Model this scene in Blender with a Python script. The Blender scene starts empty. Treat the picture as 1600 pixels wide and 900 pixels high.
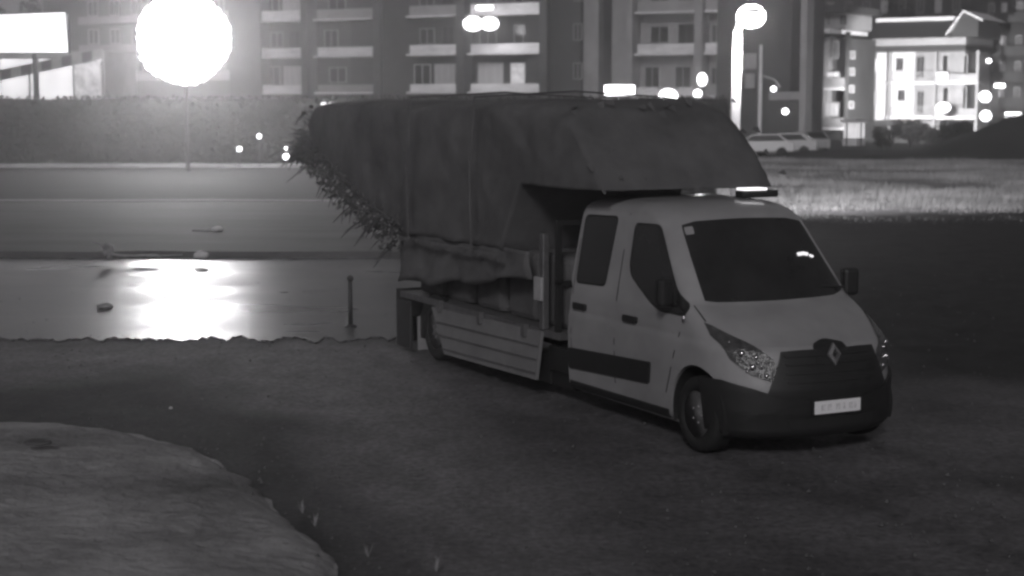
import bpy, bmesh, math, random
from mathutils import Vector, Matrix, noise
C = bpy.context.scene.collection
S = bpy.context.scene
R = math.radians
random.seed(7)

# ------------------------------------------------------------------ camera, world, moon, exposure
CAMZ, PIT, FPX = 3.318, 0.1145, 2500.0
cam = bpy.data.cameras.new('camera'); cam.lens = FPX/1600*36; cam.sensor_width = 36
cam.clip_start = 0.1; cam.clip_end = 2000
co = bpy.data.objects.new('camera', cam); C.objects.link(co)
co.location = (0, 0, CAMZ); co.rotation_euler = (math.pi/2-PIT, 0, 0); S.camera = co
SUN_EL, SUN_AZ = 26.0, -8.0           # a soft moon behind the camera, added in place of its infrared lamp
w = bpy.data.worlds.new("World"); S.world = w; w.use_nodes = True
nt = w.node_tree; nt.nodes.clear()
sky = nt.nodes.new('ShaderNodeTexSky'); sky.sky_type = 'NISHITA'; sky.sun_disc = False
sky.sun_elevation = R(SUN_EL); sky.sun_rotation = R(180-SUN_AZ)
hsv = nt.nodes.new('ShaderNodeHueSaturation'); hsv.inputs['Saturation'].default_value = 0.0
mul = nt.nodes.new('ShaderNodeMixRGB'); mul.blend_type = 'MULTIPLY'; mul.inputs[0].default_value = 1
mul.inputs[2].default_value = (1, .975, 1.01, 1)
bg = nt.nodes.new('ShaderNodeBackground'); bg.inputs[1].default_value = 0.02
out = nt.nodes.new('ShaderNodeOutputWorld')
nt.links.new(sky.outputs[0], hsv.inputs['Color']); nt.links.new(hsv.outputs[0], mul.inputs[1])
nt.links.new(mul.outputs[0], bg.inputs[0]); nt.links.new(bg.outputs[0], out.inputs[0])
sl = bpy.data.lights.new('front_fill', 'SUN'); sl.energy = 0.85; sl.angle = R(9); sl.color = (1, .99, 1.0)
so = bpy.data.objects.new('front_fill', sl); C.objects.link(so)
a = R(SUN_AZ); e = R(SUN_EL)
so.rotation_euler = Vector((math.sin(a)*math.cos(e), -math.cos(a)*math.cos(e), math.sin(e))).to_track_quat('Z', 'Y').to_euler()
so.location = (20, -40, 40)
S.view_settings.view_transform = 'Standard'; S.view_settings.look = 'None'
S.view_settings.exposure = 0; S.view_settings.gamma = 1
S.render.engine = 'CYCLES'
cy = S.cycles
cy.use_denoising = True; cy.max_bounces = 5; cy.diffuse_bounces = 2; cy.glossy_bounces = 3; cy.volume_bounces = 0
cy.transmission_bounces = 3; cy.sample_clamp_indirect = 4; cy.caustics_reflective = False; cy.caustics_refractive = False
cy.pixel_filter_type = 'GAUSSIAN'; cy.filter_width = 3.0
cam.dof.use_dof = True; cam.dof.focus_distance = 16.5; cam.dof.aperture_fstop = 1.8

def at(px, py, Y):
    """world point on the plane y = Y seen at a place of the photograph"""
    u = (px-800)/FPX; v = (450-py)/FPX
    dx, dy, dz = u, math.cos(PIT)+v*math.sin(PIT), -math.sin(PIT)+v*math.cos(PIT)
    t = Y/dy
    return Vector((dx*t, Y, CAMZ+dz*t))
def gnd(px, py, z=0.0):
    u = (px-800)/FPX; v = (450-py)/FPX
    dx, dy, dz = u, math.cos(PIT)+v*math.sin(PIT), -math.sin(PIT)+v*math.cos(PIT)
    t = (z-CAMZ)/dz
    return Vector((dx*t, dy*t, z))

# ------------------------------------------------------------------ materials
TINT = (1.0, .98, 1.005)
def g(v): return (v*TINT[0], v*TINT[1], v*TINT[2], 1)
def mat(name, v, rough=.7, metal=0, vary=.25, scale=3.0, bump=0.0, bscale=20, spec=.5, stretch=(1, 1, 1), emit=0, vary_rough=0, coat=0):
    m = bpy.data.materials.new(name); m.use_nodes = True
    n = m.node_tree.nodes; L = m.node_tree.links; b = n['Principled BSDF']
    b.inputs['Roughness'].default_value = rough; b.inputs['Metallic'].default_value = metal
    b.inputs['Specular IOR Level'].default_value = spec
    if coat: b.inputs['Coat Weight'].default_value = coat; b.inputs['Coat Roughness'].default_value = .12
    tc = n.new('ShaderNodeTexCoord'); mp = n.new('ShaderNodeMapping'); mp.inputs['Scale'].default_value = stretch
    L.new(tc.outputs['Object'], mp.inputs[0])
    nz = n.new('ShaderNodeTexNoise'); nz.inputs['Scale'].default_value = scale; nz.inputs['Detail'].default_value = 6
    nz.inputs['Roughness'].default_value = .65
    L.new(mp.outputs[0], nz.inputs['Vector'])
    cr = n.new('ShaderNodeValToRGB'); cr.color_ramp.elements[0].position = .3; cr.color_ramp.elements[1].position = .72
    cr.color_ramp.elements[0].color = g(v*(1-vary)); cr.color_ramp.elements[1].color = g(min(.95, v*(1+vary)))
    L.new(nz.outputs[0], cr.inputs[0]); L.new(cr.outputs[0], b.inputs['Base Color'])
    if vary_rough:
        mr = n.new('ShaderNodeMapRange'); mr.inputs['To Min'].default_value = max(.03, rough-vary_rough); mr.inputs['To Max'].default_value = min(1, rough+vary_rough)
        mr.inputs['From Min'].default_value = .35; mr.inputs['From Max'].default_value = .65
        L.new(nz.outputs[0], mr.inputs['Value']); L.new(mr.outputs[0], b.inputs['Roughness'])
    if bump:
        n2 = n.new('ShaderNodeTexNoise'); n2.inputs['Scale'].default_value = bscale; n2.inputs['Detail'].default_value = 5
        bp = n.new('ShaderNodeBump'); bp.inputs['Strength'].default_value = bump; bp.inputs['Distance'].default_value = .05
        L.new(mp.outputs[0], n2.inputs['Vector']); L.new(n2.outputs[0], bp.inputs['Height']); L.new(bp.outputs[0], b.inputs['Normal'])
    if emit:
        L.new(cr.outputs[0], b.inputs['Emission Color']); b.inputs['Emission Strength'].default_value = emit
    return m
def glow(name, strength):
    m = bpy.data.materials.new(name); m.use_nodes = True
    b = m.node_tree.nodes['Principled BSDF']; b.inputs['Base Color'].default_value = g(.8)
    b.inputs['Emission Color'].default_value = g(1); b.inputs['Emission Strength'].default_value = strength
    return m
M = dict(
    ground=mat('ground_dirt', .055, .9, vary=.35, scale=.25, bump=.5, bscale=3, spec=.2),
    asphalt=mat('damp_asphalt', .092, .7, vary=.3, scale=.3, bump=.35, bscale=9, spec=.3, stretch=(.6, 1.3, 1)),
    pave=mat('pale_pavement', .09, .75, vary=.3, scale=.5, bump=.3, bscale=4, spec=.3, stretch=(.35, 1.6, 1)),
    kerb=mat('kerb_concrete', .22, .8, vary=.3, scale=2),
    mound=mat('sandy_soil', .34, .95, vary=.6, scale=.55, bump=.8, bscale=9, spec=.1),
    paint=mat('van_paint', .33, .34, vary=.16, scale=1.6, coat=.7, bump=.03, bscale=2.5),
    plastic=mat('black_plastic', .022, .5, vary=.2, scale=6, bump=.05, bscale=60),
    rubber=mat('tyre_rubber', .02, .8, vary=.2, scale=10),
    glass=mat('dark_window_glass', .03, .12, vary=.3, scale=2, spec=.6),
    steel=mat('steel', .25, .45, metal=.7, vary=.2, scale=8),
    alu=mat('dropside_aluminium', .20, .5, vary=.2, scale=2.5, bump=.08, bscale=6),
    chrome=mat('chrome', .8, .08, metal=1, vary=.05),
    lens=mat('headlight_lens', .07, .16, vary=.4, scale=16, spec=.8, bump=.3, bscale=30),
    plate=mat('plate_white', .95, .35, vary=.03, scale=20),
    smudge=mat('plate_smudge', .8, .5, vary=.3, scale=30),
    tarp=mat('dark_tarpaulin', .115, .8, vary=.3, scale=1.2, bump=.25, bscale=5, spec=.2),
    tarp2=mat('grey_tarpaulin', .13, .75, vary=.25, scale=2, bump=.4, bscale=6, spec=.2),
    wall=mat('render_wall', .07, .9, vary=.3, scale=.6, bump=.2, bscale=8),
    walld=mat('dark_render_wall', .05, .9, vary=.3, scale=.5, bump=.2, bscale=8),
    wallm=mat('mid_render_wall', .33, .9, vary=.2, scale=.6, bump=.2, bscale=8),
    wallw=mat('white_render_wall', .75, .85, vary=.1, scale=.8),
    slab=mat('balcony_concrete', .8, .85, vary=.22, scale=.8, stretch=(1, 1, 3)),
    rooft=mat('roof_tiles', .07, .85, vary=.35, scale=3, bump=.6, bscale=12),
    pane=mat('window_pane', .03, .12, vary=.4, scale=1.0, spec=.6),
    curtain=mat('pale_curtain', .45, .85, vary=.3, scale=5, stretch=(5, 1, .2)),
    frame=mat('window_frame', .5, .6, vary=.1),
    shutter=mat('grey_shutter', .3, .7, vary=.15),
    metal=mat('dark_metal', .06, .5, metal=.3, vary=.2),
    leaf=mat('hedge_leaves', .024, .8, vary=.5, scale=1.2, spec=.2),
    leafb=mat('shrub_leaves', .11, .7, vary=.5, scale=2.5, spec=.3),
    bark=mat('bark', .09, .9, vary=.3, scale=6),
    grass=mat('dry_grass', .38, .9, vary=.65, scale=.22, spec=.1),
    litter=mat('pale_plastic_litter', .6, .5, vary=.2, scale=8),
    carp=mat('car_paint', .6, .3, vary=.05, coat=.4),
    lampw=glow('lamp_glow', 60), lamps=glow('small_lamp_glow', 9), lampx=glow('floodlight_glow', 40),
    sign=mat('backlit_panel', .85, .6, vary=.04, scale=.4, emit=1.5), shop=mat('lit_glass_wall_glow', .7, .4, vary=.3, scale=.7, emit=1.1),
    litwin=mat('lit_window', .6, .5, vary=.4, scale=2.5, emit=.45),
    dull=mat('dull_litter', .3, .6, vary=.4, scale=10),
)
# the wet road: puddled film over asphalt
def wet():
    m = bpy.data.materials.new('wet_road'); m.use_nodes = True
    n = m.node_tree.nodes; L = m.node_tree.links; b = n['Principled BSDF']
    tc = n.new('ShaderNodeTexCoord'); mp = n.new('ShaderNodeMapping'); mp.inputs['Scale'].default_value = (.22, .5, 1)
    L.new(tc.outputs['Object'], mp.inputs[0])
    nz = n.new('ShaderNodeTexNoise'); nz.inputs['Scale'].default_value = .9; nz.inputs['Detail'].default_value = 5
    L.new(mp.outputs[0], nz.inputs['Vector'])
    r1 = n.new('ShaderNodeMapRange'); r1.inputs['From Min'].default_value = .38; r1.inputs['From Max'].default_value = .62
    r1.inputs['To Min'].default_value = .27; r1.inputs['To Max'].default_value = .40
    L.new(nz.outputs[0], r1.inputs[0]); L.new(r1.outputs[0], b.inputs['Roughness'])
    cr = n.new('ShaderNodeValToRGB'); cr.color_ramp.elements[0].color = g(.06); cr.color_ramp.elements[1].color = g(.15)
    cr.color_ramp.elements[0].position = .35; cr.color_ramp.elements[1].position = .65
    L.new(nz.outputs[0], cr.inputs[0]); L.new(cr.outputs[0], b.inputs['Base Color'])
    b.inputs['Specular IOR Level'].default_value = 1.0
    m2 = n.new('ShaderNodeMapping'); m2.inputs['Scale'].default_value = (.8, 1.5, 1); L.new(tc.outputs['Object'], m2.inputs[0])
    n2 = n.new('ShaderNodeTexNoise'); n2.inputs['Scale'].default_value = 16; n2.inputs['Detail'].default_value = 6
    L.new(m2.outputs[0], n2.inputs['Vector'])
    bp = n.new('ShaderNodeBump'); bp.inputs['Strength'].default_value = .3; bp.inputs['Distance'].default_value = .02
    L.new(n2.outputs[0], bp.inputs['Height']); L.new(bp.outputs[0], b.inputs['Normal'])
    return m
M['wet'] = wet()

# ------------------------------------------------------------------ mesh helpers
class MB:
    def __init__(s): s.v = []; s.f = []
    def add(s, vs, fs):
        o = len(s.v); s.v += [tuple(p) for p in vs]; s.f += [tuple(i+o for i in f) for f in fs]; return s
    def box(s, x0, x1, y0, y1, z0, z1):
        vs = [(x, y, z) for x in (x0, x1) for y in (y0, y1) for z in (z0, z1)]
        return s.add(vs, [(0, 1, 3, 2), (4, 6, 7, 5), (0, 4, 5, 1), (2, 3, 7, 6), (0, 2, 6, 4), (1, 5, 7, 3)])
    def prism(s, poly, axis, a0, a1):
        """poly: 2d points in the two other axes (in order), extruded along axis"""
        n = len(poly)
        def mk(p, a):
            q = list(p); q.insert(axis, a); return tuple(q)
        vs = [mk(p, a0) for p in poly]+[mk(p, a1) for p in poly]
        return s.add(vs, [tuple(range(n))[::-1], tuple(range(n, 2*n))]+[(i, (i+1) % n, n+(i+1) % n, n+i) for i in range(n)])
    def tube(s, pts, rad, n=10):
        pts = [Vector(p) for p in pts]
        if not hasattr(rad, '__len__'): rad = [rad]*len(pts)
        rings = []
        for i, p in enumerate(pts):
            d = (pts[min(i+1, len(pts)-1)]-pts[max(i-1, 0)]).normalized()
            u = d.orthogonal().normalized() if i == 0 else (u-d*u.dot(d)).normalized()
            vv = d.cross(u)
            rings.append([p+(u*math.cos(2*math.pi*k/n)+vv*math.sin(2*math.pi*k/n))*rad[i] for k in range(n)])
        vs = [q for r_ in rings for q in r_]
        fs = [(i*n+k, i*n+(k+1) % n, (i+1)*n+(k+1) % n, (i+1)*n+k) for i in range(len(pts)-1) for k in range(n)]
        fs += [tuple(range(n))[::-1], tuple((len(pts)-1)*n+k for k in range(n))]
        return s.add(vs, fs)
    def lathe(s, prof, c, axis=2, n=24):
        vs = []
        for r_, h in prof:
            for k in range(n):
                t = 2*math.pi*k/n; p = [r_*math.cos(t), r_*math.sin(t)]; p.insert(axis, h)
                vs.append((c[0]+p[0], c[1]+p[1], c[2]+p[2]))
        m_ = len(prof)
        fs = [(i*n+k, i*n+(k+1) % n, (i+1)*n+(k+1) % n, (i+1)*n+k) for i in range(m_-1) for k in range(n)]
        fs += [tuple(range(n))[::-1], tuple((m_-1)*n+k for k in range(n))]
        return s.add(vs, fs)
    def ball(s, c, r_, sz=(1, 1, 1), n=12):
        prof = [(max(.001, math.sin(math.pi*i/8)), -math.cos(math.pi*i/8)) for i in range(9)]
        o = len(s.v); s.lathe(prof, (0, 0, 0), 2, n)
        for i in range(o, len(s.v)):
            p = s.v[i]; s.v[i] = (c[0]+p[0]*r_*sz[0], c[1]+p[1]*r_*sz[1], c[2]+p[2]*r_*sz[2])
        return s
    def mesh(s, name, m):
        me = bpy.data.meshes.new(name); me.from_pydata(s.v, [], s.f)
        bm = bmesh.new(); bm.from_mesh(me); bmesh.ops.recalc_face_normals(bm, faces=bm.faces); bm.to_mesh(me); bm.free()
        me.materials.append(m); return me
    def build(s, name, m, parent=None, smooth=False, bevel=0, **kw):
        me = s.mesh(name, m)
        o = bpy.data.objects.new(name, me); C.objects.link(o)
        if parent: o.parent = parent
        if smooth:
            for p in me.polygons: p.use_smooth = True
        if bevel:
            b = o.modifiers.new('bevel', 'BEVEL'); b.width = bevel; b.segments = 2; b.limit_method = 'ANGLE'
        for k, v in kw.items(): o[k] = v
        return o
def tag(o, label=None, cat=None, group=None):
    if label: o['label'] = label
    if cat: o['category'] = cat
    if group: o['group'] = group
    return o
def empty(name, loc, rz=0, label=None, cat=None, group=None):
    o = bpy.data.objects.new(name, None); C.objects.link(o); o.location = loc; o.rotation_euler = (0, 0, rz)
    o.empty_display_size = .3
    return tag(o, label, cat, group)
def kids(o): return [c for c in C.objects if c.parent == o]
def copy_tree(o, parent=None):
    c = o.copy(); C.objects.link(c)
    if parent: c.parent = parent
    for ch in kids(o): copy_tree(ch, c)
    return c
def inst(o, parent, loc):
    c = o.copy(); C.objects.link(c); c.parent = parent; c.location = loc; return c
def light(name, kind, loc, energy, radius=.1, parent=None, rot=None, blend=.5, size=R(120)):
    l = bpy.data.lights.new(name, kind); l.energy = energy; l.shadow_soft_size = radius; l.color = (1, 1, 1)
    if kind == 'SPOT': l.spot_size = size; l.spot_blend = blend
    o = bpy.data.objects.new(name, l); C.objects.link(o); o.location = loc
    if rot: o.rotation_euler = rot
    if parent: o.parent = parent
    return o
def structure(o): o['kind'] = 'structure'; return o
def fbm(x, y, z=0, s=1.0): return noise.fractal(Vector((x*s, y*s, z*s)), 1.0, 2.0, 4)

# ------------------------------------------------------------------ ground
def sheet(name, x0, x1, y0, y1, nx, ny, zf, m):
    b = MB()
    xs = [x0+(x1-x0)*i/nx for i in range(nx+1)]
    ys = [y0+(y1-y0)*(j/ny)**1.6 for j in range(ny+1)]
    b.v = [(x, y, zf(x, y)) for y in ys for x in xs]
    b.f = [(j*(nx+1)+i, j*(nx+1)+i+1, (j+1)*(nx+1)+i+1, (j+1)*(nx+1)+i) for j in range(ny) for i in range(nx)]
    return structure(b.build(name, m, smooth=True))
def gz(x, y): return -.12-.03*abs(fbm(x, y, 0, .12)) if y < 56 else -.03-.05*abs(fbm(x, y, 0, .1))
sheet('ground', -118, 118, -4, 235, 90, 110, gz, M['ground'])
# far street surface, raised verge and the wet road across the left
def strip(name, poly, z0, z1, m, mk=None):
    b = MB(); b.prism([(p[0], p[1]) for p in poly], 2, z0, z1)
    return structure(b.build(name, m))
def wavy(px0, px1, fy, n, amp, z=0):
    return [gnd(px0+(px1-px0)*i/n, fy(px0+(px1-px0)*i/n)+amp*noise.noise(Vector((i*.9, fy(0), 0))), z) for i in range(n+1)]
def in_sd(x, y, poly):
    """signed distance to an outline on the ground, positive inside"""
    d = 1e9; ins = False; n = len(poly)
    for i in range(n):
        ax, ay = poly[i]; bx, by = poly[(i+1) % n]
        if (ay > y) != (by > y) and x < (bx-ax)*(y-ay)/(by-ay)+ax: ins = not ins
        ux, uy = bx-ax, by-ay; t = max(0, min(1, ((x-ax)*ux+(y-ay)*uy)/(ux*ux+uy*uy)))
        d = min(d, math.hypot(x-ax-ux*t, y-ay-uy*t))
    return d if ins else -d
dark_band_o = [tuple(gnd(*p).xy) for p in [(-150, 600), (60, 590), (200, 590), (330, 610), (430, 650), (500, 700), (560, 750), (610, 820), (640, 900), (500, 980), (200, 960), (-150, 900)]]  # outline of a darker band of ground beside the sandy mound
pale_band_o = [tuple(gnd(*p).xy) for p in [(-150, 540), (250, 545), (360, 538), (640, 530), (660, 600), (700, 660), (790, 740), (860, 830), (760, 850), (640, 760), (540, 690), (430, 630), (300, 580), (-150, 565)]]  # outline of a paler band of ground left of the truck
turf_o = [tuple(gnd(*p).xy) for p in [(1100, 336), (1350, 334), (1750, 330), (1800, 600), (1600, 612), (1480, 606), (1380, 590), (1300, 540), (1150, 430)]]
def yard():
    nx, ny = 210, 190; b = MB(); X0, X1, Y0, Y1 = -16, 18, 2, 52; vals = []; pale_vals = []
    for j in range(ny+1):
        y = Y0+(Y1-Y0)*(j/ny)**1.5
        for i in range(nx+1):
            x = X0+(X1-X0)*i/nx
            wx, wy = x+.5*fbm(x, y, 1, .5), y+.9*fbm(x, y, 7, .5)
            d = max(0, min(1, .5+in_sd(wx, wy, dark_band_o)/.9)); t = max(0, min(1, .5+in_sd(wx, wy, turf_o)/1.6))
            pale_w = max(0, min(1, .5+in_sd(wx, wy, pale_band_o)/1.3)); rut = 0
            for c in (-.9, .75):     # wheel ruts along the truck's path
                lx = (x-VX_)*math.cos(VR_+math.pi/2)+(y-VY_)*math.sin(VR_+math.pi/2)
                rut = max(rut, 1-abs(lx-c+.12*noise.noise(Vector((x*.4, y*.4, 0))))/.16)
            rut = max(0, rut)*.6
            z = .0+.012*fbm(x, y, 3, 1.4)-.018*rut+.05*t*abs(fbm(x, y, 2, .9))-.012
            b.v.append((x, y, z)); vals.append((d, t, rut)); pale_vals.append(pale_w)
    b.f = [(j*(nx+1)+i, j*(nx+1)+i+1, (j+1)*(nx+1)+i+1, (j+1)*(nx+1)+i) for j in range(ny) for i in range(nx)]
    m = bpy.data.materials.new('yard_surface'); m.use_nodes = True; n = m.node_tree.nodes; L = m.node_tree.links; bs = n['Principled BSDF']
    at_ = n.new('ShaderNodeAttribute'); at_.attribute_name = 'yard_mask'; sp = n.new('ShaderNodeSeparateColor'); L.new(at_.outputs['Color'], sp.inputs[0])
    tc = n.new('ShaderNodeTexCoord')
    def nz(sc, det=6, st=(1, 1, 1)):
        mp = n.new('ShaderNodeMapping'); mp.inputs['Scale'].default_value = st; L.new(tc.outputs['Object'], mp.inputs[0])
        q = n.new('ShaderNodeTexNoise'); q.inputs['Scale'].default_value = sc; q.inputs['Detail'].default_value = det; q.inputs['Roughness'].default_value = .7; L.new(mp.outputs[0], q.inputs['Vector']); return q
    def ramp(src, a_, b_, p0=.35, p1=.65):
        c = n.new('ShaderNodeValToRGB'); c.color_ramp.elements[0].color = g(a_); c.color_ramp.elements[1].color = g(b_); c.color_ramp.elements[0].position = p0; c.color_ramp.elements[1].position = p1
        L.new(src, c.inputs[0]); return c.outputs[0]
    def mix(f_, a_, b_, t='MIX'):
        x_ = n.new('ShaderNodeMixRGB'); x_.blend_type = t
        if isinstance(f_, float): x_.inputs[0].default_value = f_
        else: L.new(f_, x_.inputs[0])
        L.new(a_, x_.inputs[1]); L.new(b_, x_.inputs[2]); return x_.outputs[0]
    big = nz(.35, 8); fine = nz(14, 8); mid = nz(2.2, 7, (1, .6, 1))
    dry = ramp(big.outputs[0], .09, .26); dark_band = ramp(mid.outputs[0], .035, .08); turf = ramp(mid.outputs[0], .018, .045)
    c = mix(sp.outputs[0], dry, dark_band); c = mix(at_.outputs['Alpha'], c, ramp(mid.outputs[0], .19, .34)); c = mix(sp.outputs[1], c, turf)
    c = mix(sp.outputs[2], c, ramp(mid.outputs[0], .05, .07))
    c = mix(1.0, c, ramp(fine.outputs[0], .45, 1.0, .35, .65), 'MULTIPLY')
    L.new(c, bs.inputs['Base Color']); bs.inputs['Roughness'].default_value = .75; bs.inputs['Specular IOR Level'].default_value = .3
    bp = n.new('ShaderNodeBump'); bp.inputs['Strength'].default_value = .6; bp.inputs['Distance'].default_value = .03
    ad = n.new('ShaderNodeMath'); ad.operation = 'ADD'; L.new(fine.outputs[0], ad.inputs[0]); L.new(mid.outputs[0], ad.inputs[1]); L.new(ad.outputs[0], bp.inputs['Height']); L.new(bp.outputs[0], bs.inputs['Normal'])
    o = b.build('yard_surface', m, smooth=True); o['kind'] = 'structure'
    ca = o.data.color_attributes.new('yard_mask', 'FLOAT_COLOR', 'POINT')
    for i, v in enumerate(vals): ca.data[i].color = (v[0], v[1], v[2], pale_vals[i])
VX_, VY_, VR_ = 3.03, 14.82, R(-63.46)
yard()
# loose grit and small stones over the yard and the sandy ground
def grit():
    b = MB(); rr = random.Random(5)
    for _ in range(3000):
        y = 9+26*rr.random()**1.6; x = rr.uniform(-.38, .36)*y; z = .0
        if in_sd(x, y, [tuple(p.xy) for p in mound_pts]) > 0: z = .10
        s_ = rr.choice((.006, .008, .01, .014, .02))*rr.uniform(.7, 1.3)
        a_ = rr.uniform(0, 6.28); c_, d_ = math.cos(a_)*s_, math.sin(a_)*s_
        b.add([(x+c_, y+d_, z), (x-d_, y+c_, z), (x-c_*.8, y-d_, z), (x+d_, y-c_*.7, z), (x+.2*s_, y, z+s_*1.1)], [(0, 1, 4), (1, 2, 4), (2, 3, 4), (3, 0, 4)])
    o = b.build('grit', mat('grit_stone', .11, .9, vary=.6, scale=30)); tag(o, 'loose grit and small stones scattered over the yard', 'grit'); o['kind'] = 'stuff'
def ragged(px0, px1, py, n, amp): return [gnd(px0+(px1-px0)*i/n, py+amp*noise.fractal(Vector((i*.11, py, 0)), .6, 2.0, 5)) for i in range(n+1)]
near = ragged(-150, 640, 530, 160, 9); far = ragged(-150, 640, 405, 120, 3)
strip('road', near+[gnd(800, 500), gnd(800, 404)]+far[::-1], -.05, .008, M['wet'])
# verge behind the road (pavement), then the carriageway and its far kerb
a0 = wavy(-300, 1120, lambda x: 402, 16, 2); a1 = wavy(-300, 1120, lambda x: 320, 16, 3)
strip('pavement', a0+a1[::-1], -.1, .13, M['pave'])
b1 = wavy(-300, 1150, lambda x: 262, 14, 1.5); b0 = wavy(-300, 1150, lambda x: 318, 14, 1.5)
strip('far_road', b0+b1[::-1], -.1, -.005, mat('far_road_asphalt', .03, .85, vary=.35, scale=.5, spec=.1, stretch=(.2, 2, 1)))
c0 = wavy(-300, 1150, lambda x: 261, 14, 1.5); c1 = wavy(-300, 1150, lambda x: 257, 14, 1)
strip('far_kerb', c0+c1[::-1], -.1, .12, M['kerb'])
k0 = wavy(-300, 1120, lambda x: 321.5, 14, 1.5); k1 = wavy(-300, 1120, lambda x: 318.5, 14, 1.5)
strip('kerb', k0+k1[::-1], -.1, .15, M['kerb'])
# raised sandy ground with a rounded corner, lower left
edge_top = 0
edge = [(-260, 640), (-60, 652), (60, 657), (160, 664), (250, 679), (300, 692), (345, 714), (385, 745), (398, 772), (440, 790), (478, 815), (505, 852), (540, 905), (580, 990)]
pts = [gnd(*p, .1) for p in edge]
mound_pts = pts+[gnd(-260, 990)]
grit()
def mound():
    # dense top surface clipped by the outline, with a soft shoulder
    def smooth(pl, k):
        for _ in range(k):
            q = [pl[0]]
            for i in range(len(pl)-1): q += [pl[i].lerp(pl[i+1], .25), pl[i].lerp(pl[i+1], .75)]
            pl = q+[pl[-1]]
        return pl
    ring = smooth(pts, 3)
    cen = Vector((-7.5, 10.5, 0)); n = 48
    b = MB(); nn = len(ring)
    for j in range(n+1):
        t = j/n
        for i, p in enumerate(ring):
            q = Vector((p.x, p.y, 0)); wob = 1+.02*noise.noise(Vector((p.x*1.3, p.y*1.3, 4)))
            r_ = cen+(q-cen)*(1-(t**1.8)*.97)*wob
            d = (q-r_).length; f_ = max(0, 1-d/1.2)**2; r_ = r_+Vector((.10*fbm(p.x, p.y, 2, 1.3)+.03*fbm(p.x, p.y, 5, 6), .16*fbm(p.x, p.y, 8, 1.3)+.03*fbm(p.x, p.y, 1, 6), 0))*f_
            h = .13*min(1, d/.28)**.5+.05*fbm(r_.x, r_.y, 0, .9)*min(1, d)+.02*fbm(r_.x, r_.y, 3, 3.5)*min(1, d*3)+.12*min(1, d/4) if j else -.05
            b.v.append((r_.x, r_.y, h))
    b.f = [(j*nn+i, j*nn+i+1, (j+1)*nn+i+1, (j+1)*nn+i) for j in range(n) for i in range(nn-1)]
    return structure(b.build('raised_ground', M['mound'], smooth=True))
mound()

# ------------------------------------------------------------------ flatbed truck (x forward, y to its left)
VX, VY, VR = VX_, VY_, VR_
truck = empty('flatbed_truck', (VX, VY, 0), VR, 'pale crew cab flatbed truck parked in the yard with black grille and white number plate', 'truck')
LV = [  # z, front x, half width, corner depth, exponent, rear x
 (.20, -.10, .93, .62, 2.2, -3.36), (.27, -.02, .99, .66, 2.3, -3.38), (.45, .01, 1.01, .70, 2.3, -3.37), (.66, .02, 1.02, .74, 2.3, -3.36), (.80, -.01, 1.03, .76, 2.3, -3.35),
 (.92, -.04, 1.03, .76, 2.3, -3.34), (1.00, -.075, 1.03, .74, 2.35, -3.34), (1.04, -.12, 1.025, .72, 2.4, -3.33), (1.07, -.19, 1.02, .70, 2.5, -3.33),
 (1.12, -.30, 1.02, .66, 2.6, -3.32), (1.18, -.44, 1.015, .58, 2.8, -3.32), (1.25, -.60, 1.01, .50, 3, -3.31), (1.32, -.76, 1.0, .42, 3.1, -3.30), (1.38, -.90, .99, .36, 3.2, -3.34),
 (1.45, -.965, .98, .33, 3.2, -3.34), (1.6, -1.10, .955, .33, 3.2, -3.33), (1.8, -1.28, .92, .33, 3.2, -3.32), (2.0, -1.455, .885, .34, 3.2, -3.31),
 (2.10, -1.545, .865, .35, 3.1, -3.30), (2.17, -1.63, .84, .38, 3, -3.28), (2.22, -1.74, .80, .42, 2.9, -3.24), (2.26, -1.90, .72, .45, 2.8, -3.16), (2.285, -2.15, .58, .45, 2.6, -3.02), (2.295, -2.4, .35, .3, 2.4, -2.75)]
def lev(z):
    if z <= LV[0][0]: return LV[0][1:]
    for p, q in zip(LV, LV[1:]):
        if z <= q[0]:
            t = (z-p[0])/(q[0]-p[0]); return tuple(p[k]+(q[k]-p[k])*t for k in range(1, 6))
    return LV[-1][1:]
def sideY(x, z):
    f, wd, rx, n, r_ = lev(z); d = (x-(f-rx))/rx
    if d <= 0: return wd
    return wd*max(0, 1-min(1, d)**n)**(1/n)
def frontP(phi, z):
    """phi in degrees, 0 = centre of the nose, -90 = where the right-hand side starts"""
    f, wd, rx, n, r_ = lev(z); t = R(abs(phi)); s_ = math.sin(t)**(2/n); c_ = max(0, math.cos(t))**(2/n)
    return Vector((f-rx+rx*c_, math.copysign(wd*s_, phi), z))
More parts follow.
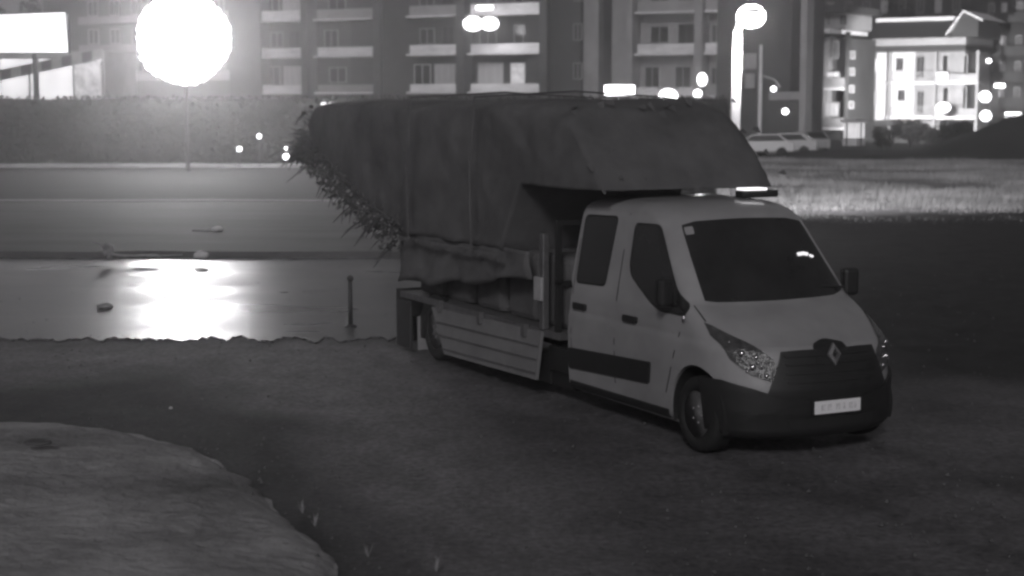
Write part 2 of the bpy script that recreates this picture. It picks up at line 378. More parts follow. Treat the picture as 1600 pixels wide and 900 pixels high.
def body():
    b = MB(); ring = []
    zs = []
    for p, q in zip(LV, LV[1:]):
        k = 3 if q[0]-p[0] > .1 else 2
        zs += [p[0]+(q[0]-p[0])*i/k for i in range(k)]
    zs.append(LV[-1][0])
    NF = 40
    for z in zs:
        f, wd, rx, n, r_ = lev(z)
        row = []
        for i in range(13): row.append(Vector((r_+(f-rx-r_)*i/13, -wd, z)))
        for i in range(NF+1): row.append(frontP(-90+180*i/NF, z))
        for i in range(13): row.append(Vector((r_+(f-rx-r_)*(12-i)/13, wd, z)))
        ring.append(row)
    n = len(ring[0])
    b.v = [tuple(p) for r_ in ring for p in r_]
    b.f = [(j*n+i, j*n+(i+1) % n, (j+1)*n+(i+1) % n, (j+1)*n+i) for j in range(len(ring)-1) for i in range(n)]
    b.f += [tuple(range(n))[::-1], tuple((len(ring)-1)*n+i for i in range(n))]
    o = b.build('cab_body', M['paint'], truck)
    cut = MB()
    for s_ in (-1, 1): cut.lathe([(.455, -.35), (.455, .35)], (-.80, s_*1.0, .37), 1, 40)
    # door shut lines and hood seam are cut as thin grooves
    me2 = cut.mesh('cutter', M['plastic']); oc = bpy.data.objects.new('cutter', me2); C.objects.link(oc); oc.parent = truck
    md = o.modifiers.new('arch', 'BOOLEAN'); md.object = oc; md.operation = 'DIFFERENCE'; md.solver = 'EXACT'
    bpy.context.view_layer.update()
    dg = bpy.context.evaluated_depsgraph_get()
    me = bpy.data.meshes.new_from_object(o.evaluated_get(dg))
    o.modifiers.clear(); o.data = me
    bpy.data.objects.remove(oc)
    me.materials.clear(); me.materials.append(M['paint'])
    for p in me.polygons: p.use_smooth = len(p.vertices) < 12; p.material_index = 0
    me.set_sharp_from_angle(angle=R(38))
    return o
body()
def patch(name, poly, mapf, m, off=.006, cuts=3, parent=None, deep=.02, **kw):
    """a shaped piece lying on the body: poly in surface parameters, lifted off along the normal, with rim"""
    bm = bmesh.new(); vs = [bm.verts.new((p[0], p[1], 0)) for p in poly]; bm.faces.new(vs)
    bmesh.ops.triangulate(bm, faces=bm.faces[:])
    for _ in range(cuts): bmesh.ops.subdivide_edges(bm, edges=bm.edges[:], cuts=1, use_grid_fill=True)
    bmesh.ops.triangulate(bm, faces=bm.faces[:])
    bound = [e_ for e_ in bm.edges if len(e_.link_faces) == 1]
    top = bmesh.ops.extrude_edge_only(bm, edges=bound)
    low = set(v for v in top['geom'] if isinstance(v, bmesh.types.BMVert))
    pos = {}
    for v in bm.verts:
        u_, w_ = v.co.x, v.co.y
        du = (poly_ext(poly, 0))*.01; dw = (poly_ext(poly, 1))*.01
        P0 = mapf(u_, w_); A = mapf(u_+du, w_)-mapf(u_-du, w_); B = mapf(u_, w_+dw)-mapf(u_, w_-dw)
        N = A.cross(B).normalized()
        if N.dot(P0-Vector((-1.9, 0, 1.0))) < 0: N = -N
        pos[v] = P0+N*(-deep if v in low else off)
    for v, p in pos.items(): v.co = p
    bmesh.ops.recalc_face_normals(bm, faces=bm.faces)
    me = bpy.data.meshes.new(name); bm.to_mesh(me); bm.free(); me.materials.append(m)
    o = bpy.data.objects.new(name, me); C.objects.link(o); o.parent = parent or truck
    for p in me.polygons: p.use_smooth = True
    me.set_sharp_from_angle(angle=R(45))
    for k, v in kw.items(): o[k] = v
    return o
def poly_ext(poly, k): return max(p[k] for p in poly)-min(p[k] for p in poly)
def rnd(poly, r_=.06, n=3):
    """rounded corners"""
    o = []; N_ = len(poly)
    for i in range(N_):
        p = Vector(poly[i]); a_ = Vector(poly[i-1]); b_ = Vector(poly[(i+1) % N_])
        ra = min(r_, (a_-p).length*.4); rb = min(r_, (b_-p).length*.4)
        A = p+(a_-p).normalized()*ra; B = p+(b_-p).normalized()*rb
        for k in range(n+1):
            t = k/n; o.append(tuple((A*(1-t)**2+p*2*t*(1-t)+B*t*t)))
    return o
def SR(x, z): return Vector((x, -sideY(x, z), z))
def SL(x, z): return Vector((x, sideY(x, z), z))
def FR(p, z): return frontP(p, z)
rearwin = [(-3.22, 2.07), (-2.56, 2.09), (-2.62, 1.40), (-3.22, 1.38)]
frontwin = [(-2.16, 2.05), (-1.72, 2.06), (-1.60, 1.92), (-1.42, 1.70), (-1.25, 1.50), (-1.03, 1.36), (-1.07, 1.28), (-1.50, 1.28), (-1.68, 1.34), (-2.08, 1.54), (-2.15, 1.64)]
for sfun in (SR, SL):
    for wp in (rearwin, frontwin):
        fr = patch('side_window', rnd([(x+(x-sum(q[0] for q in wp)/len(wp))*.06, z+(z-1.72)*.06) for x, z in wp], .07), sfun, M['plastic'], .003)
        patch('pane', rnd(wp, .06), sfun, M['glass'], .007, parent=fr)
    # door seams
    for pl in ([(-2.36, .42), (-2.345, .42), (-2.32, 2.15), (-2.335, 2.15)], [(-1.36, .48), (-1.345, .48), (-1.02, 1.28), (-1.035, 1.28)], [(-3.29, .42), (-3.28, .42), (-3.26, 2.12), (-3.27, 2.12)]):
        patch('door_seam', pl, sfun, M['plastic'], .002, cuts=2)
    patch('rub_strip', rnd([(-3.33, .66), (-1.62, .74), (-1.66, .52), (-3.33, .44)], .03), sfun, M['plastic'], .02)
    for hx, hz in ((-2.02, 1.12), (-3.08, 1.13)):
        h = patch('door_handle', rnd([(hx-.13, hz-.035), (hx-.13, hz+.03), (hx+.13, hz+.03), (hx+.13, hz-.035)], .02), sfun, M['plastic'], .035, cuts=2)
    patch('sill', [(-3.34, .30), (-1.32, .32), (-1.32, .24), (-3.34, .22)], sfun, M['plastic'], .012)
# front: bumper, grille, hood edge, lamps
def sym(h): return h+[(-p, z) for p, z in h[::-1]]
patch('windscreen', rnd([(-46, 2.07), (-30, 2.105), (0, 2.12), (30, 2.105), (52, 2.065), (54, 1.42), (35, 1.385), (0, 1.375), (-35, 1.385), (-47, 1.40)], .5), FR, M['glass'], .008, cuts=4)
patch('front_bumper', sym([(-89, .23), (-89, .74), (-70, .74), (-48, .68), (-30, .60), (-12, .57)]), FR, M['plastic'], .03, cuts=4)
patch('grille', sym([(-41, .56), (-33, .80), (-27, 1.0), (-15, 1.005), (-6, 1.005)]), FR, M['plastic'], .02, cuts=4)
for z in (.72, .80, .88, .95):
    patch('grille_bar', [(-26, z), (26, z), (26, z+.02), (-26, z+.02)], FR, M['plastic'], .032, cuts=4)
patch('bumper_intake', [(-24, .30), (24, .30), (27, .40), (-27, .40)], FR, M['rubber'], .034, cuts=3)
HL = [(-34, .735), (-29, .80), (-33, .95), (-44, 1.08), (-60, 1.20), (-66, 1.22), (-68, 1.12), (-60, .93), (-48, .80)]
for s_ in (1, -1):
    h = patch('headlight', [(s_*p, z) for p, z in HL], FR, M['lens'], .016, cuts=4)
    for p, z, r_ in ((-38, .80, .022), (-46, .87, .03), (-43, .96, .022), (-52, .99, .03), (-56, 1.08, .016), (-50, .84, .02), (-40, .87, .014)):
        q = frontP(s_*p, z)+Vector((.012, s_*-.006, 0)); MB().ball(q, r_, (1, 1, 1), 10).build('reflector', M['chrome'], h, smooth=True)
b = MB(); b.lathe([(.055, 0), (.06, .01), (.05, .02)], (0, 0, 0), 0, 20)
# plate
pl = MB().box(.045, .058, -.265, .265, .435, .555).build('number_plate', M['plate'], truck, bevel=.004)
for i, (y, wd) in enumerate(((-.17, .05), (-.10, .045), (.0, .05), (.07, .03), (.15, .05), (.20, .03))):
    MB().box(.0585, .0600, y-wd/2, y+wd/2, .465, .525).build('plate_lettering', M['smudge'], pl)
MB().box(.03, .044, -.285, .285, .42, .57).build('plate_holder', M['plastic'], truck)
# diamond emblem: hollow lozenge standing proud over the hood edge
em = MB(); outer = [(0, .125), (.088, 0), (0, -.125), (-.088, 0)]; inner = [(0, .062), (.040, 0), (0, -.062), (-.040, 0)]
vs = []
for x in (0, .03):
    vs += [(x, p[0], p[1]) for p in outer]+[(x+(.012 if x else 0), p[0], p[1]) for p in inner]
fs = []
for i in range(4):
    j = (i+1) % 4
    fs += [(8+i, 8+j, 12+j, 12+i), (i, j, 8+j, 8+i), (4+i, 12+i, 12+j, 4+j), (i, 4+i, 4+j, j)]
em.add(vs, fs)
eo = em.build('emblem', mat('dull_chrome', .3, .35, metal=.6, vary=.1), truck); eo.scale = (.85, .85, .85); eo.location = (-.035, 0, .965); eo.rotation_euler = (0, R(-12), 0)
patch('emblem_mount', rnd([(-9, .9), (-7, 1.04), (0, 1.075), (7, 1.04), (9, .9), (0, .84)], .8), FR, M['plastic'], .022, cuts=3)
patch('hood_seam', [(-64, 1.235), (-62, 1.235), (-62, 1.36), (-64, 1.36)], FR, M['plastic'], .002, cuts=2)
# wipers
for y0 in (-.55, .25):
    MB().tube([(-.93, y0, 1.40), (-1.0, y0+.35, 1.47), (-.99, y0+.62, 1.45)], .012, 6).build('wiper', M['plastic'], truck)
# lamp reflection on the screen, drawn as a short broken glowing streak
cl = MB().tube([frontP(20, 1.77)+Vector((.02, 0, .0)), frontP(26, 1.775)+Vector((.02, 0, 0)), frontP(30, 1.765)+Vector((.02, 0, 0))], .018, 6)
cl.tube([frontP(32, 1.755)+Vector((.02, 0, 0)), frontP(35.5, 1.74)+Vector((.02, 0, 0))], .012, 6)
cl.build('screen_reflection', glow('reflection_glow', 1.0), truck)
patch('sun_visor', rnd([(-44, 2.05), (-34, 2.06), (-34, 1.99), (-44, 1.98)], 1.0), FR, M['shutter'], .010, cuts=3)
# mirrors
for s_ in (-1, 1):
    mo = MB().box(-.05, .05, -.09, .09, -.14, .14).build('mirror', M['plastic'], truck, bevel=.04); mo.location = (-1.22, s_*1.12, 1.47); mo.rotation_euler = (0, 0, s_*R(-8))
    MB().tube([(0, -s_*.05, -.1), (.02, -s_*.2, -.16)], .025, 8).build('mirror_arm', M['plastic'], mo)
    MB().box(-.058, -.051, -.075, .075, -.12, .12).build('mirror_glass', M['glass'], mo)
MB().ball(SR(-1.02, 1.24)+Vector((0, -.02, 0)), .022, (1, 1, 1.7)).build('side_repeater', M['chrome'], truck, smooth=True)
MB().ball(SR(-2.45, 1.0), .012).build('lock', M['chrome'], truck, smooth=True)
# amber-bar style beacon on the roof
bc = MB().box(-2.28, -2.12, .40, .86, 2.285, 2.36).build('roof_beacon', M['plastic'], truck, bevel=.02)
MB().box(-2.27, -2.11, .42, .70, 2.362, 2.385).build('beacon_lens', glow('beacon_glow', 1.6), bc)
# wheels
def wheel(x, y, r_=.36, sgn=-1, wd=.23):
    w_ = empty_part('wheel', (x, y, r_))
    prof = [(r_*.62, -wd/2), (r_*.9, -wd/2), (r_*.98, -wd*.38), (r_, -wd*.2), (r_, wd*.2), (r_*.98, wd*.38), (r_*.9, wd/2), (r_*.62, wd/2)]
    b = MB(); n = 40
    for rr, h in prof:
        for k in range(n): t = 2*math.pi*k/n; b.v.append((rr*math.cos(t), h, rr*math.sin(t)))
    b.f = [(i*n+k, i*n+(k+1) % n, (i+1)*n+(k+1) % n, (i+1)*n+k) for i in range(len(prof)-1) for k in range(n)]
    b.f += [((len(prof)-1)*n+k, (len(prof)-1)*n+(k+1) % n, (k+1) % n, k) for k in range(n)]
    b.build('tyre', M['rubber'], w_, smooth=True)
    b = MB(); o = sgn*wd
    b.lathe([(r_*.63, o*.46), (r_*.60, o*.40), (r_*.55, o*.30), (r_*.3, o*.38), (r_*.16, o*.42), (r_*.14, o*.5), (.01, o*.52)], (0, 0, 0), 1, 28)
    b.build('rim', mat_rim, w_, smooth=True)
    b = MB()
    for k in range(5):
        t = 2*math.pi*k/5; b.ball((r_*.22*math.cos(t), o*.44, r_*.22*math.sin(t)), .014, n=6)
    b.build('wheel_nut', M['chrome'], w_)
    return w_
def empty_part(name, loc):
    o = bpy.data.objects.new(name, None); C.objects.link(o); o.location = loc; o.parent = truck; return o
mat_rim = mat('rim_steel', .16, .55, metal=.3, vary=.3, scale=10)
for s_ in (-1, 1):
    wheel(-.80, s_*.90, .36, s_)
    wheel(-7.0, s_*.90, .38, s_)
    b = MB(); n = 24; r0, r1 = .455, .44       # arch liner
    for k in range(n+1):
        t = math.pi*(-.1+1.2*k/n)
        for yy in (s_*.64, s_*1.0):
            b.v.append((-.80+r1*math.cos(t), yy, .37+r1*math.sin(t)))
    b.f = [(2*k, 2*k+1, 2*k+3, 2*k+2) for k in range(n)]
    b.build('arch_liner', M['rubber'], truck)
    b = MB(); b.v = []
    for k in range(n+1):
        t = math.pi*(-.1+1.2*k/n)
        for rr, yy in ((.40, .95), (.40, .99), (.52, .99), (.52, .95)): b.v.append((-7.0+rr*1.05*math.cos(t), s_*(yy-.2 if rr < .5 and yy < .97 else yy), .37+rr*math.sin(t)*.9))
    b.f = [(4*k+i, 4*k+(i+1) % 4, 4*k+4+(i+1) % 4, 4*k+4+i) for k in range(n) for i in range(4)]
    b.build('mudguard', M['plastic'], truck)
MB().box(-3.3, -.2, -.8, .8, .3, .5).build('underbody', M['rubber'], truck)
ch = MB().box(-8.0, -3.3, -.42, -.34, .45, .68).box(-8.0, -3.3, .34, .42, .45, .68)
for x in (-3.9, -4.8, -6.0, -7.1): ch.box(x-.05, x+.05, -.34, .34, .5, .62)
ch.build('chassis', M['plastic'], truck)
MB().tube([(-7.0, -.8, .38), (-7.0, .8, .38)], .06).build('axle', M['plastic'], truck)
MB().box(-8.12, -3.55, -1.03, 1.03, .70, .78).build('bed_floor', M['steel'], truck)
# near dropside folded open, hanging off the floor; the far one stands up
def dropside(y, up):
    dp = MB()
    if up: dp.box(-8.1, -3.60, y, y+.035, .785, 1.15)
    else: dp.add([(-7.0, y, .69), (-3.92, y, .755), (-3.92, y-.07, .22), (-6.45, y-.07, .16), (-7.0, y+.035, .69), (-3.92, y+.035, .755), (-3.92, y-.035, .22), (-6.45, y-.035, .16)],
                 [(0, 1, 2, 3), (4, 7, 6, 5), (0, 4, 5, 1), (3, 2, 6, 7), (1, 5, 6, 2), (0, 3, 7, 4)])
    d_ = dp.build('dropside', M['alu'], truck)
    if not up:
        for k in range(3):
            zz = .60-.15*k; xe = -6.86+.17*k; MB().add([(xe, y-.03-.02*k, zz-.07), (-3.93, y-.03-.02*k, zz), (-3.93, y-.045-.02*k, zz-.012), (xe, y-.045-.02*k, zz-.082), ], [(0, 1, 2, 3)]).build('rib', M['steel'], d_)
        for x in (-4.3, -5.5, -6.7): MB().box(x-.04, x+.04, y-.05, y+.02, .66, .80).build('hinge', M['steel'], d_)
    return d_
dropside(-1.06, False); dropside(1.03, True)
MB().box(-8.1, -7.62, -1.10, -1.06, .06, .69).build('rear_flap', M['metal'], truck, bevel=.01)
# rear board hanging down
MB().box(-8.24, -8.19, -1.04, 1.0, .08, .80).build('tailboard', M['metal'], truck)
for s_ in (-1, 1): MB().box(-7.56, -7.53, s_*.86-.16, s_*.86+.16, .06, .5).build('mudflap', M['shutter'], truck)
MB().box(-8.1, -8.0, -.95, .95, .28, .42).build('underrun_bar', M['metal'], truck)
# headboard frame and corner post with a work lamp
hb = MB()
for y in (-1.0, -.5, 0, .5, 1.0): hb.box(-3.66, -3.60, y-.03, y+.03, .78, 1.95)
hb.box(-3.66, -3.60, -1.03, 1.03, 1.95, 2.0).box(-3.66, -3.60, -1.03, 1.03, 1.3, 1.34)
hb.build('headboard', M['plastic'], truck)
MB().box(-3.98, -3.88, -1.06, -.98, .78, 1.84).build('corner_post', M['steel'], truck, bevel=.01)
MB().box(-4.04, -3.86, -1.10, -1.06, 1.10, 1.36).build('work_lamp', mat('lamp_housing_grey', .4, .5), truck, bevel=.01)
MB().box(-3.95, -3.40, -.95, -.5, .32, .6).build('tool_box', M['plastic'], truck, bevel=.02)

truck.scale = (1, 1, 1.02)
MB().box(-4.9, -3.95, -.93, -.88, .16, .5).build('spill_guard', M['plastic'], truck)  # added board that blocks floodlight spilling under the bed
MB().box(-4.0, -3.42, -.9, .9, .14, .62).build('spill_block', M['plastic'], truck, bevel=.04)  # added block that stops light coming through between cab and bed
# ------------------------------------------------------------------ load: bulky dark sheeted mass
def load_mesh():
    y0, y1 = -1.30, 1.28
    nx, ny, nz = 120, 34, 32
    def mapp(u, v, w_):
        # u along (0 rear .. 1 front), v across, w_ up
        zb = 1.55 if u < .75 else 1.55+(min(1, (u-.75)/.045))*.86      # steps up over the cab roof
        ztop = 3.42+.03*math.sin(u*9)
        z = zb+(ztop-zb)*w_
        front = -2.38-.93*w_-.25*(1-v)*0
        rear = -12.2+.6*abs(w_-.6)
        x = rear+(front-rear)*u
        over = max(0, min(1, (-7.7-x)/4.2))          # the part overhanging the tail lifts and narrows
        z = (zb+1.0*over**1.35)+((ztop-.06*over**2)-(zb+1.0*over**1.35))*w_
        y = (y0+(y1-y0)*v)*(1-.22*over)
        q = Vector((x, y, z))
        edge_ = (abs(v-.5)*2)**5*.16+(w_**7)*.11+(max(0, u-.88)/.12)**3*.10
        d = .07*fbm(x*.8, y*.8, z*.8)+.012*fbm(x*4, y*4, z*4)+.014*noise.noise(Vector((x*3.2+z*.7, y*2.6, z*.55)))+.01*abs(noise.noise(Vector((x*1.5-z*2.2, y*3+z, 4))))
        c = Vector((-5, 0, 2.5)); n_ = (q-c); n_.x *= .25; n_.normalize()
        return q+n_*(d-edge_)
    b = MB(); idx = {}
    def vid(i, j, k):
        key = (i, j, k)
        if key not in idx:
            idx[key] = len(b.v); b.v.append(tuple(mapp(i/nx, j/ny, k/nz)))
        return idx[key]
    for i in range(nx):
        for j in range(ny):
            for k in (0, nz): b.f.append((vid(i, j, k), vid(i+1, j, k), vid(i+1, j+1, k), vid(i, j+1, k)))
        for k in range(nz):
            for j in (0, ny): b.f.append((vid(i, j, k), vid(i+1, j, k), vid(i+1, j, k+1), vid(i, j, k+1)))
    for j in range(ny):
        for k in range(nz):
            for i in (0, nx): b.f.append((vid(i, j, k), vid(i, j+1, k), vid(i, j+1, k+1), vid(i, j, k+1)))
    return b
load = empty('truck_load', (VX, VY, 0), VR, 'huge dark sheeted load piled on the flatbed and jutting over the cab roof', 'load')
load_mesh().build('sheeting', M['tarp'], load, smooth=True)
sk = MB()    # ragged lower fringe and tatters along the front edge
for i in range(110):
    if i < 60:
        x = -7.5+i*.05; base = Vector((x, -1.27, 1.60)); d = Vector((random.uniform(-.05, .05), -.02, -random.uniform(.03, .10)))
        wv = Vector((random.uniform(.05, .12), 0, 0))
    else:
        t = random.random(); w_ = random.random()
        base = Vector((-2.5-.93*w_, -1.2+2.45*t, 2.42+.95*w_)); d = Vector((random.uniform(.03, .12), random.uniform(-.03, .03), -random.uniform(.03, .10))); wv = Vector((0, random.uniform(.03, .1), .03))
    sk.add([base, base+wv, base+wv*.6+d, base+wv*.3+d*.8], [(0, 1, 2, 3)])
sk.build('torn_edge', M['tarp'], load, kind='stuff')
tw = MB(); rr = random.Random(9)
for i in range(900):
    x = -12.3+rr.random()**1.3*4.8; over = max(0, min(1, (-7.7-x)/4.2)); zb_ = 1.55+1.0*over**1.35
    side = rr.random(); y = -1.28*(1-.22*over) if side < .6 else rr.uniform(-1.1, 1.1)
    z = rr.uniform(zb_-.02, zb_+.3) if side < .6 else zb_+.02
    if rr.random() < .35: x, y, z = -12.15, rr.uniform(-1, 1), rr.uniform(2.6, 3.3)
    p = Vector((x, y, z)); l_ = rr.choice((.25, .5, .8, 1.1)); d = Vector((-rr.uniform(.1, .6)*l_, rr.gauss(0, .15)*l_, -rr.uniform(-.15, .45)*l_))
    tw.tube([p, p+d*.6+Vector((0, 0, .02)), p+d], [.012, .009, .003], 4)
lf = MB()
for i in range(700):
    x = -12.4+rr.random()**1.2*4.9; over = max(0, min(1, (-7.7-x)/4.2)); zb_ = 1.55+1.0*over**1.35
    p = Vector((x-.1, (-1.25*(1-.22*over)+rr.gauss(0, .06)) if rr.random() < .6 else rr.uniform(-1.1, 1.1), zb_+rr.gauss(-.04, .10)))
    if rr.random() < .3: p = Vector((-12.15+rr.gauss(0, .12), rr.uniform(-1, 1), rr.uniform(2.55, 3.38)))
    u = Vector((rr.gauss(0, 1), rr.gauss(0, 1), rr.gauss(0, 1))).normalized(); v = u.orthogonal().normalized(); q = rr.uniform(.03, .07)
    lf.add([p-u*q, p+v*q*.5, p+u*q, p-v*q*.5], [(0, 1, 2, 3)])
q_ = lf.build('loose_leaves', M['bark'], load); q_['kind'] = 'stuff'
o_ = tw.build('loose_twigs', M['bark'], load); o_['kind'] = 'stuff'
# pale sheet sagging below the mass on the near side
sh = MB(); n = 30
for i in range(n+1):
    t = i/n; x = -7.9+t*3.8
    zt = 1.66; zb_ = .95+.42*t**1.3+.03*math.sin(t*17)
    for k in range(9):
        s_ = k/8; z = zt+(zb_-zt)*s_
        sh.v.append((x, -1.13+.05*math.sin(t*23+s_*4)*s_-.03*noise.noise(Vector((x*3, z*3, 0))), z))
sh.f = [(i*9+k, (i+1)*9+k, (i+1)*9+k+1, i*9+k+1) for i in range(n) for k in range(8)]
o_ = sh.build('side_sheet', M['tarp2'], load, smooth=True); sm_ = o_.modifiers.new('s', 'SOLIDIFY'); sm_.thickness = .015
o_['label'] = 'paler grey sheet hanging under the load'
# inner stacked bundles carrying the mass
bd = MB()
for x in (-7.9, -7.0, -6.1, -5.2, -4.4): bd.box(x, x+.75, -.85, .95, .79, 1.62)
bd.build('bundle', M['tarp'], load, bevel=.08)
for x in (-7.0, -5.1):
    MB().tube([(x, -1.38, 1.6), (x, -1.40, 2.5), (x, -1.33, 3.40), (x, 0, 3.47), (x, 1.33, 3.40), (x, 1.38, 1.6)], .012, 6).build('strap', M['tarp'], load)

# ------------------------------------------------------------------ floodlight mast, far left
FD = 80.0
def flood():
    c = at(287, 60, FD)
    r_ = empty('floodlight_mast', (c.x, FD, 0), 0, 'tall mast with a blinding floodlight, its round glare built from added heads, above the dark hedge', 'floodlight')
    MB().tube([(0, .35, 0), (0, .35, c.z)], [.11, .07], 12).build('mast', M['metal'], r_)
    fr = MB()
    for z in (-1.2, 0, 1.2): fr.box(-2.1, 2.1, .1, .18, c.z+z-.05, c.z+z+.05)
    fr.box(-.1, .1, .19, .26, c.z-1.8, c.z+1.8)
    fr.build('crossarm', M['steel'], r_)
    hb_ = MB().lathe([(.2, .1), (.5, .02), (.60, -.18), (.55, -.16), (.02, -.05)], (0, 0, 0), 1, 20).mesh('glare_head', M['metal'])
    lm_ = MB().lathe([(.56, -.15), (.4, -.22), (.02, -.25)], (0, 0, 0), 1, 20).mesh('lens', M['lampx'])
    spots = [(0, 0)]+[(.9*math.cos(k*math.pi/3), .9*math.sin(k*math.pi/3)) for k in range(6)]+[(1.55*math.cos(k*math.pi/6), 1.55*math.sin(k*math.pi/6)) for k in range(12)]+[(2.05*math.cos(k*math.pi/14), 2.0*math.sin(k*math.pi/14)) for k in range(28)]  # outer rings of heads are added to fill out the round glare
    for k, (x, z) in enumerate(spots):
        h = bpy.data.objects.new('glare_head', hb_); C.objects.link(h); h.parent = r_; h.location = (x, 0, c.z+z); h.scale = [(1.0, .5)[k > 18]*(1+.16*math.sin(k*5.1))]*3
        q = bpy.data.objects.new('lens', lm_); C.objects.link(q); q.parent = h
    light('floodlight', 'POINT', (0, .0, c.z), FLOOD_W, 2.25, r_)
FLOOD_W = 12000
flood()

# ------------------------------------------------------------------ right street lamp
def street_lamp():
    D = 46.0; top = at(1152, 42, D); hd = at(1168, 26, D)
    r_ = empty('street_lamp', (top.x, D, 0), 0, 'white street lamp post glaring right of the load with its head lit', 'street lamp')
    z = top.z
    MB().tube([(0, 0, 0), (0, 0, 1.2), (0, 0, z-.1)], [.15, .14, .12], 14).build('post', mat('white_post_paint', .9, .5, vary=.05), r_, smooth=True)
    MB().tube([(0, 0, z-.15), (.06, -.05, z+.1), (.25, -.35, z+.2)], [.12, .12, .11], 12).build('arm', mat('white_arm_paint', .9, .5, vary=.05), r_, smooth=True)
    hx = hd.x-top.x
    MB().ball((hx, -.7, hd.z+.1), .35, (1, 1.5, .35)).build('lamp_hood', M['steel'], r_, smooth=True)
    MB().ball((hx, -.7, hd.z-.03), .40, (1, 1.2, .8)).build('lamp_bowl', M['lampw'], r_, smooth=True)
    light('lamp_light', 'SPOT', (hx, -.72, hd.z-.3), LAMP_W, .12, r_, (R(58), 0, R(-14)), .9, R(120))
LAMP_W = 26000
street_lamp()

# ------------------------------------------------------------------ foliage
def leafcloud(b, cx, cy, cz, rx, ry, rz, n, size, rnd_=random):
    for _ in range(n):
        d = Vector((rnd_.gauss(0, 1), rnd_.gauss(0, 1), rnd_.gauss(0, 1))).normalized()
        r_ = rnd_.random()**.35
        p = Vector((cx+d.x*rx*r_, cy+d.y*ry*r_, cz+d.z*rz*r_))
        if p.z < .02: p.z = .02+abs(p.z)*.3
        u = Vector((rnd_.gauss(0, 1), rnd_.gauss(0, 1), rnd_.gauss(0, 1))).normalized(); v = u.orthogonal().normalized()
        s_ = size*rnd_.uniform(.6, 1.4)
        b.add([p-u*s_, p+v*s_*.5, p+u*s_, p-v*s_*.5], [(0, 1, 2, 3)])
def hedge():
    p0 = at(-60, 262, 88); 
    x0, x1 = at(-80, 150, 88).x, at(1135, 150, 88).x
    h = empty('hedge', ((x0+x1)/2, 88, 0), 0, 'long dark clipped hedge along the far kerb behind the truck', 'hedge')
    cx = (x0+x1)/2
    core = MB(); nx, nz = 160, 10
    W_ = x1-x0
    for j in range(nz*2+1):
        t = j/(nz*2)
        for i in range(nx+1):
            x = -W_/2+W_*i/nx
            ztop = 3.60+.07*noise.noise(Vector((x*.3, 0, 0)))
            ang = t*math.pi
            y = -1.1*math.cos(ang)*(1+.12*noise.noise(Vector((x*.9, j*.7, 1)))); z = ztop*min(1, math.sin(ang)**.35) if 0 < t < 1 else 0
            core.v.append((x, y, z+.1*noise.noise(Vector((x*1.3, j*.8, 3)))*(0 < t < 1)))
    core.f = [(j*(nx+1)+i, j*(nx+1)+i+1, (j+1)*(nx+1)+i+1, (j+1)*(nx+1)+i) for j in range(nz*2) for i in range(nx)]
    core.build('inner_branches', M['leaf'], h, smooth=True)
    b = MB(); rr = random.Random(3)
    for _ in range(15000):
        x = rr.uniform(-W_/2, W_/2); zz = rr.uniform(.05, 3.75); y = -1.15-rr.random()*.2 if zz < 3.5 else rr.uniform(-1.2, 1.2)
        u = Vector((rr.gauss(0, 1), rr.gauss(0, 1), rr.gauss(0, 1))).normalized(); v = u.orthogonal().normalized(); s_ = rr.uniform(.06, .15)
        p = Vector((x, y, zz)); b.add([p-u*s_, p+v*s_*.6, p+u*s_, p-v*s_*.6], [(0, 1, 2, 3)])
    o = b.build('foliage', M['leaf'], h)
hedge()
def bush(px, py0, py1, D, wpx, label, m, n=1200, size=.12, name='bush', cat='bush', group=None):
    base = at(px, py1, D); top = at(px, py0, D); hgt = max(.5, top.z); wd = wpx/FPX*D/2
    r_ = empty(name, (base.x, D, 0), 0, label, cat, group)
    b = MB(); rr = random.Random(int(px*7+D))
    k = 7
    for i in range(k):
        a_ = rr.uniform(0, 6.28); q = rr.random()**.5*.55
        leafcloud(b, wd*q*math.cos(a_)*1.2, wd*q*math.sin(a_)*.7, hgt*rr.uniform(.35, .72), wd*.55, wd*.45, hgt*.32, n//k, size, rr)
    b.build('foliage', m, r_)
    t = MB()
    for i in range(5):
        a_ = rr.uniform(0, 6.28); t.tube([(0, 0, 0), (wd*.2*math.cos(a_), wd*.2*math.sin(a_), hgt*.4), (wd*.5*math.cos(a_), wd*.4*math.sin(a_), hgt*.75)], [.05, .035, .012], 5)
    t.build('stems', M['bark'], r_)
    return r_
# the dark bank rising towards the right edge
bk = MB(); nx, ny = 60, 12
P0, P1 = at(1185, 240, 100).x, at(1760, 240, 100).x
for j in range(ny+1):
    for i in range(nx+1):
        x = P0+(P1-P0)*i/nx; t = j/ny; px = 800+x/100*FPX
        hh = .12+.35*min(1, max(0, (px-1200)/80))+2.3*min(1, max(0, (px-1430)/170))**1.2
        bk.v.append((x, 97+8*t, -.05+hh*math.sin(math.pi*min(1, t*.98+.02)/1.0)**.6*(1+.12*fbm(x, t*8, 0, .6)) if 0 < j < ny else -.1))
bk.f = [(j*(nx+1)+i, j*(nx+1)+i+1, (j+1)*(nx+1)+i+1, (j+1)*(nx+1)+i) for j in range(ny) for i in range(nx)]
structure(bk.build('bank', M['ground'], smooth=True))
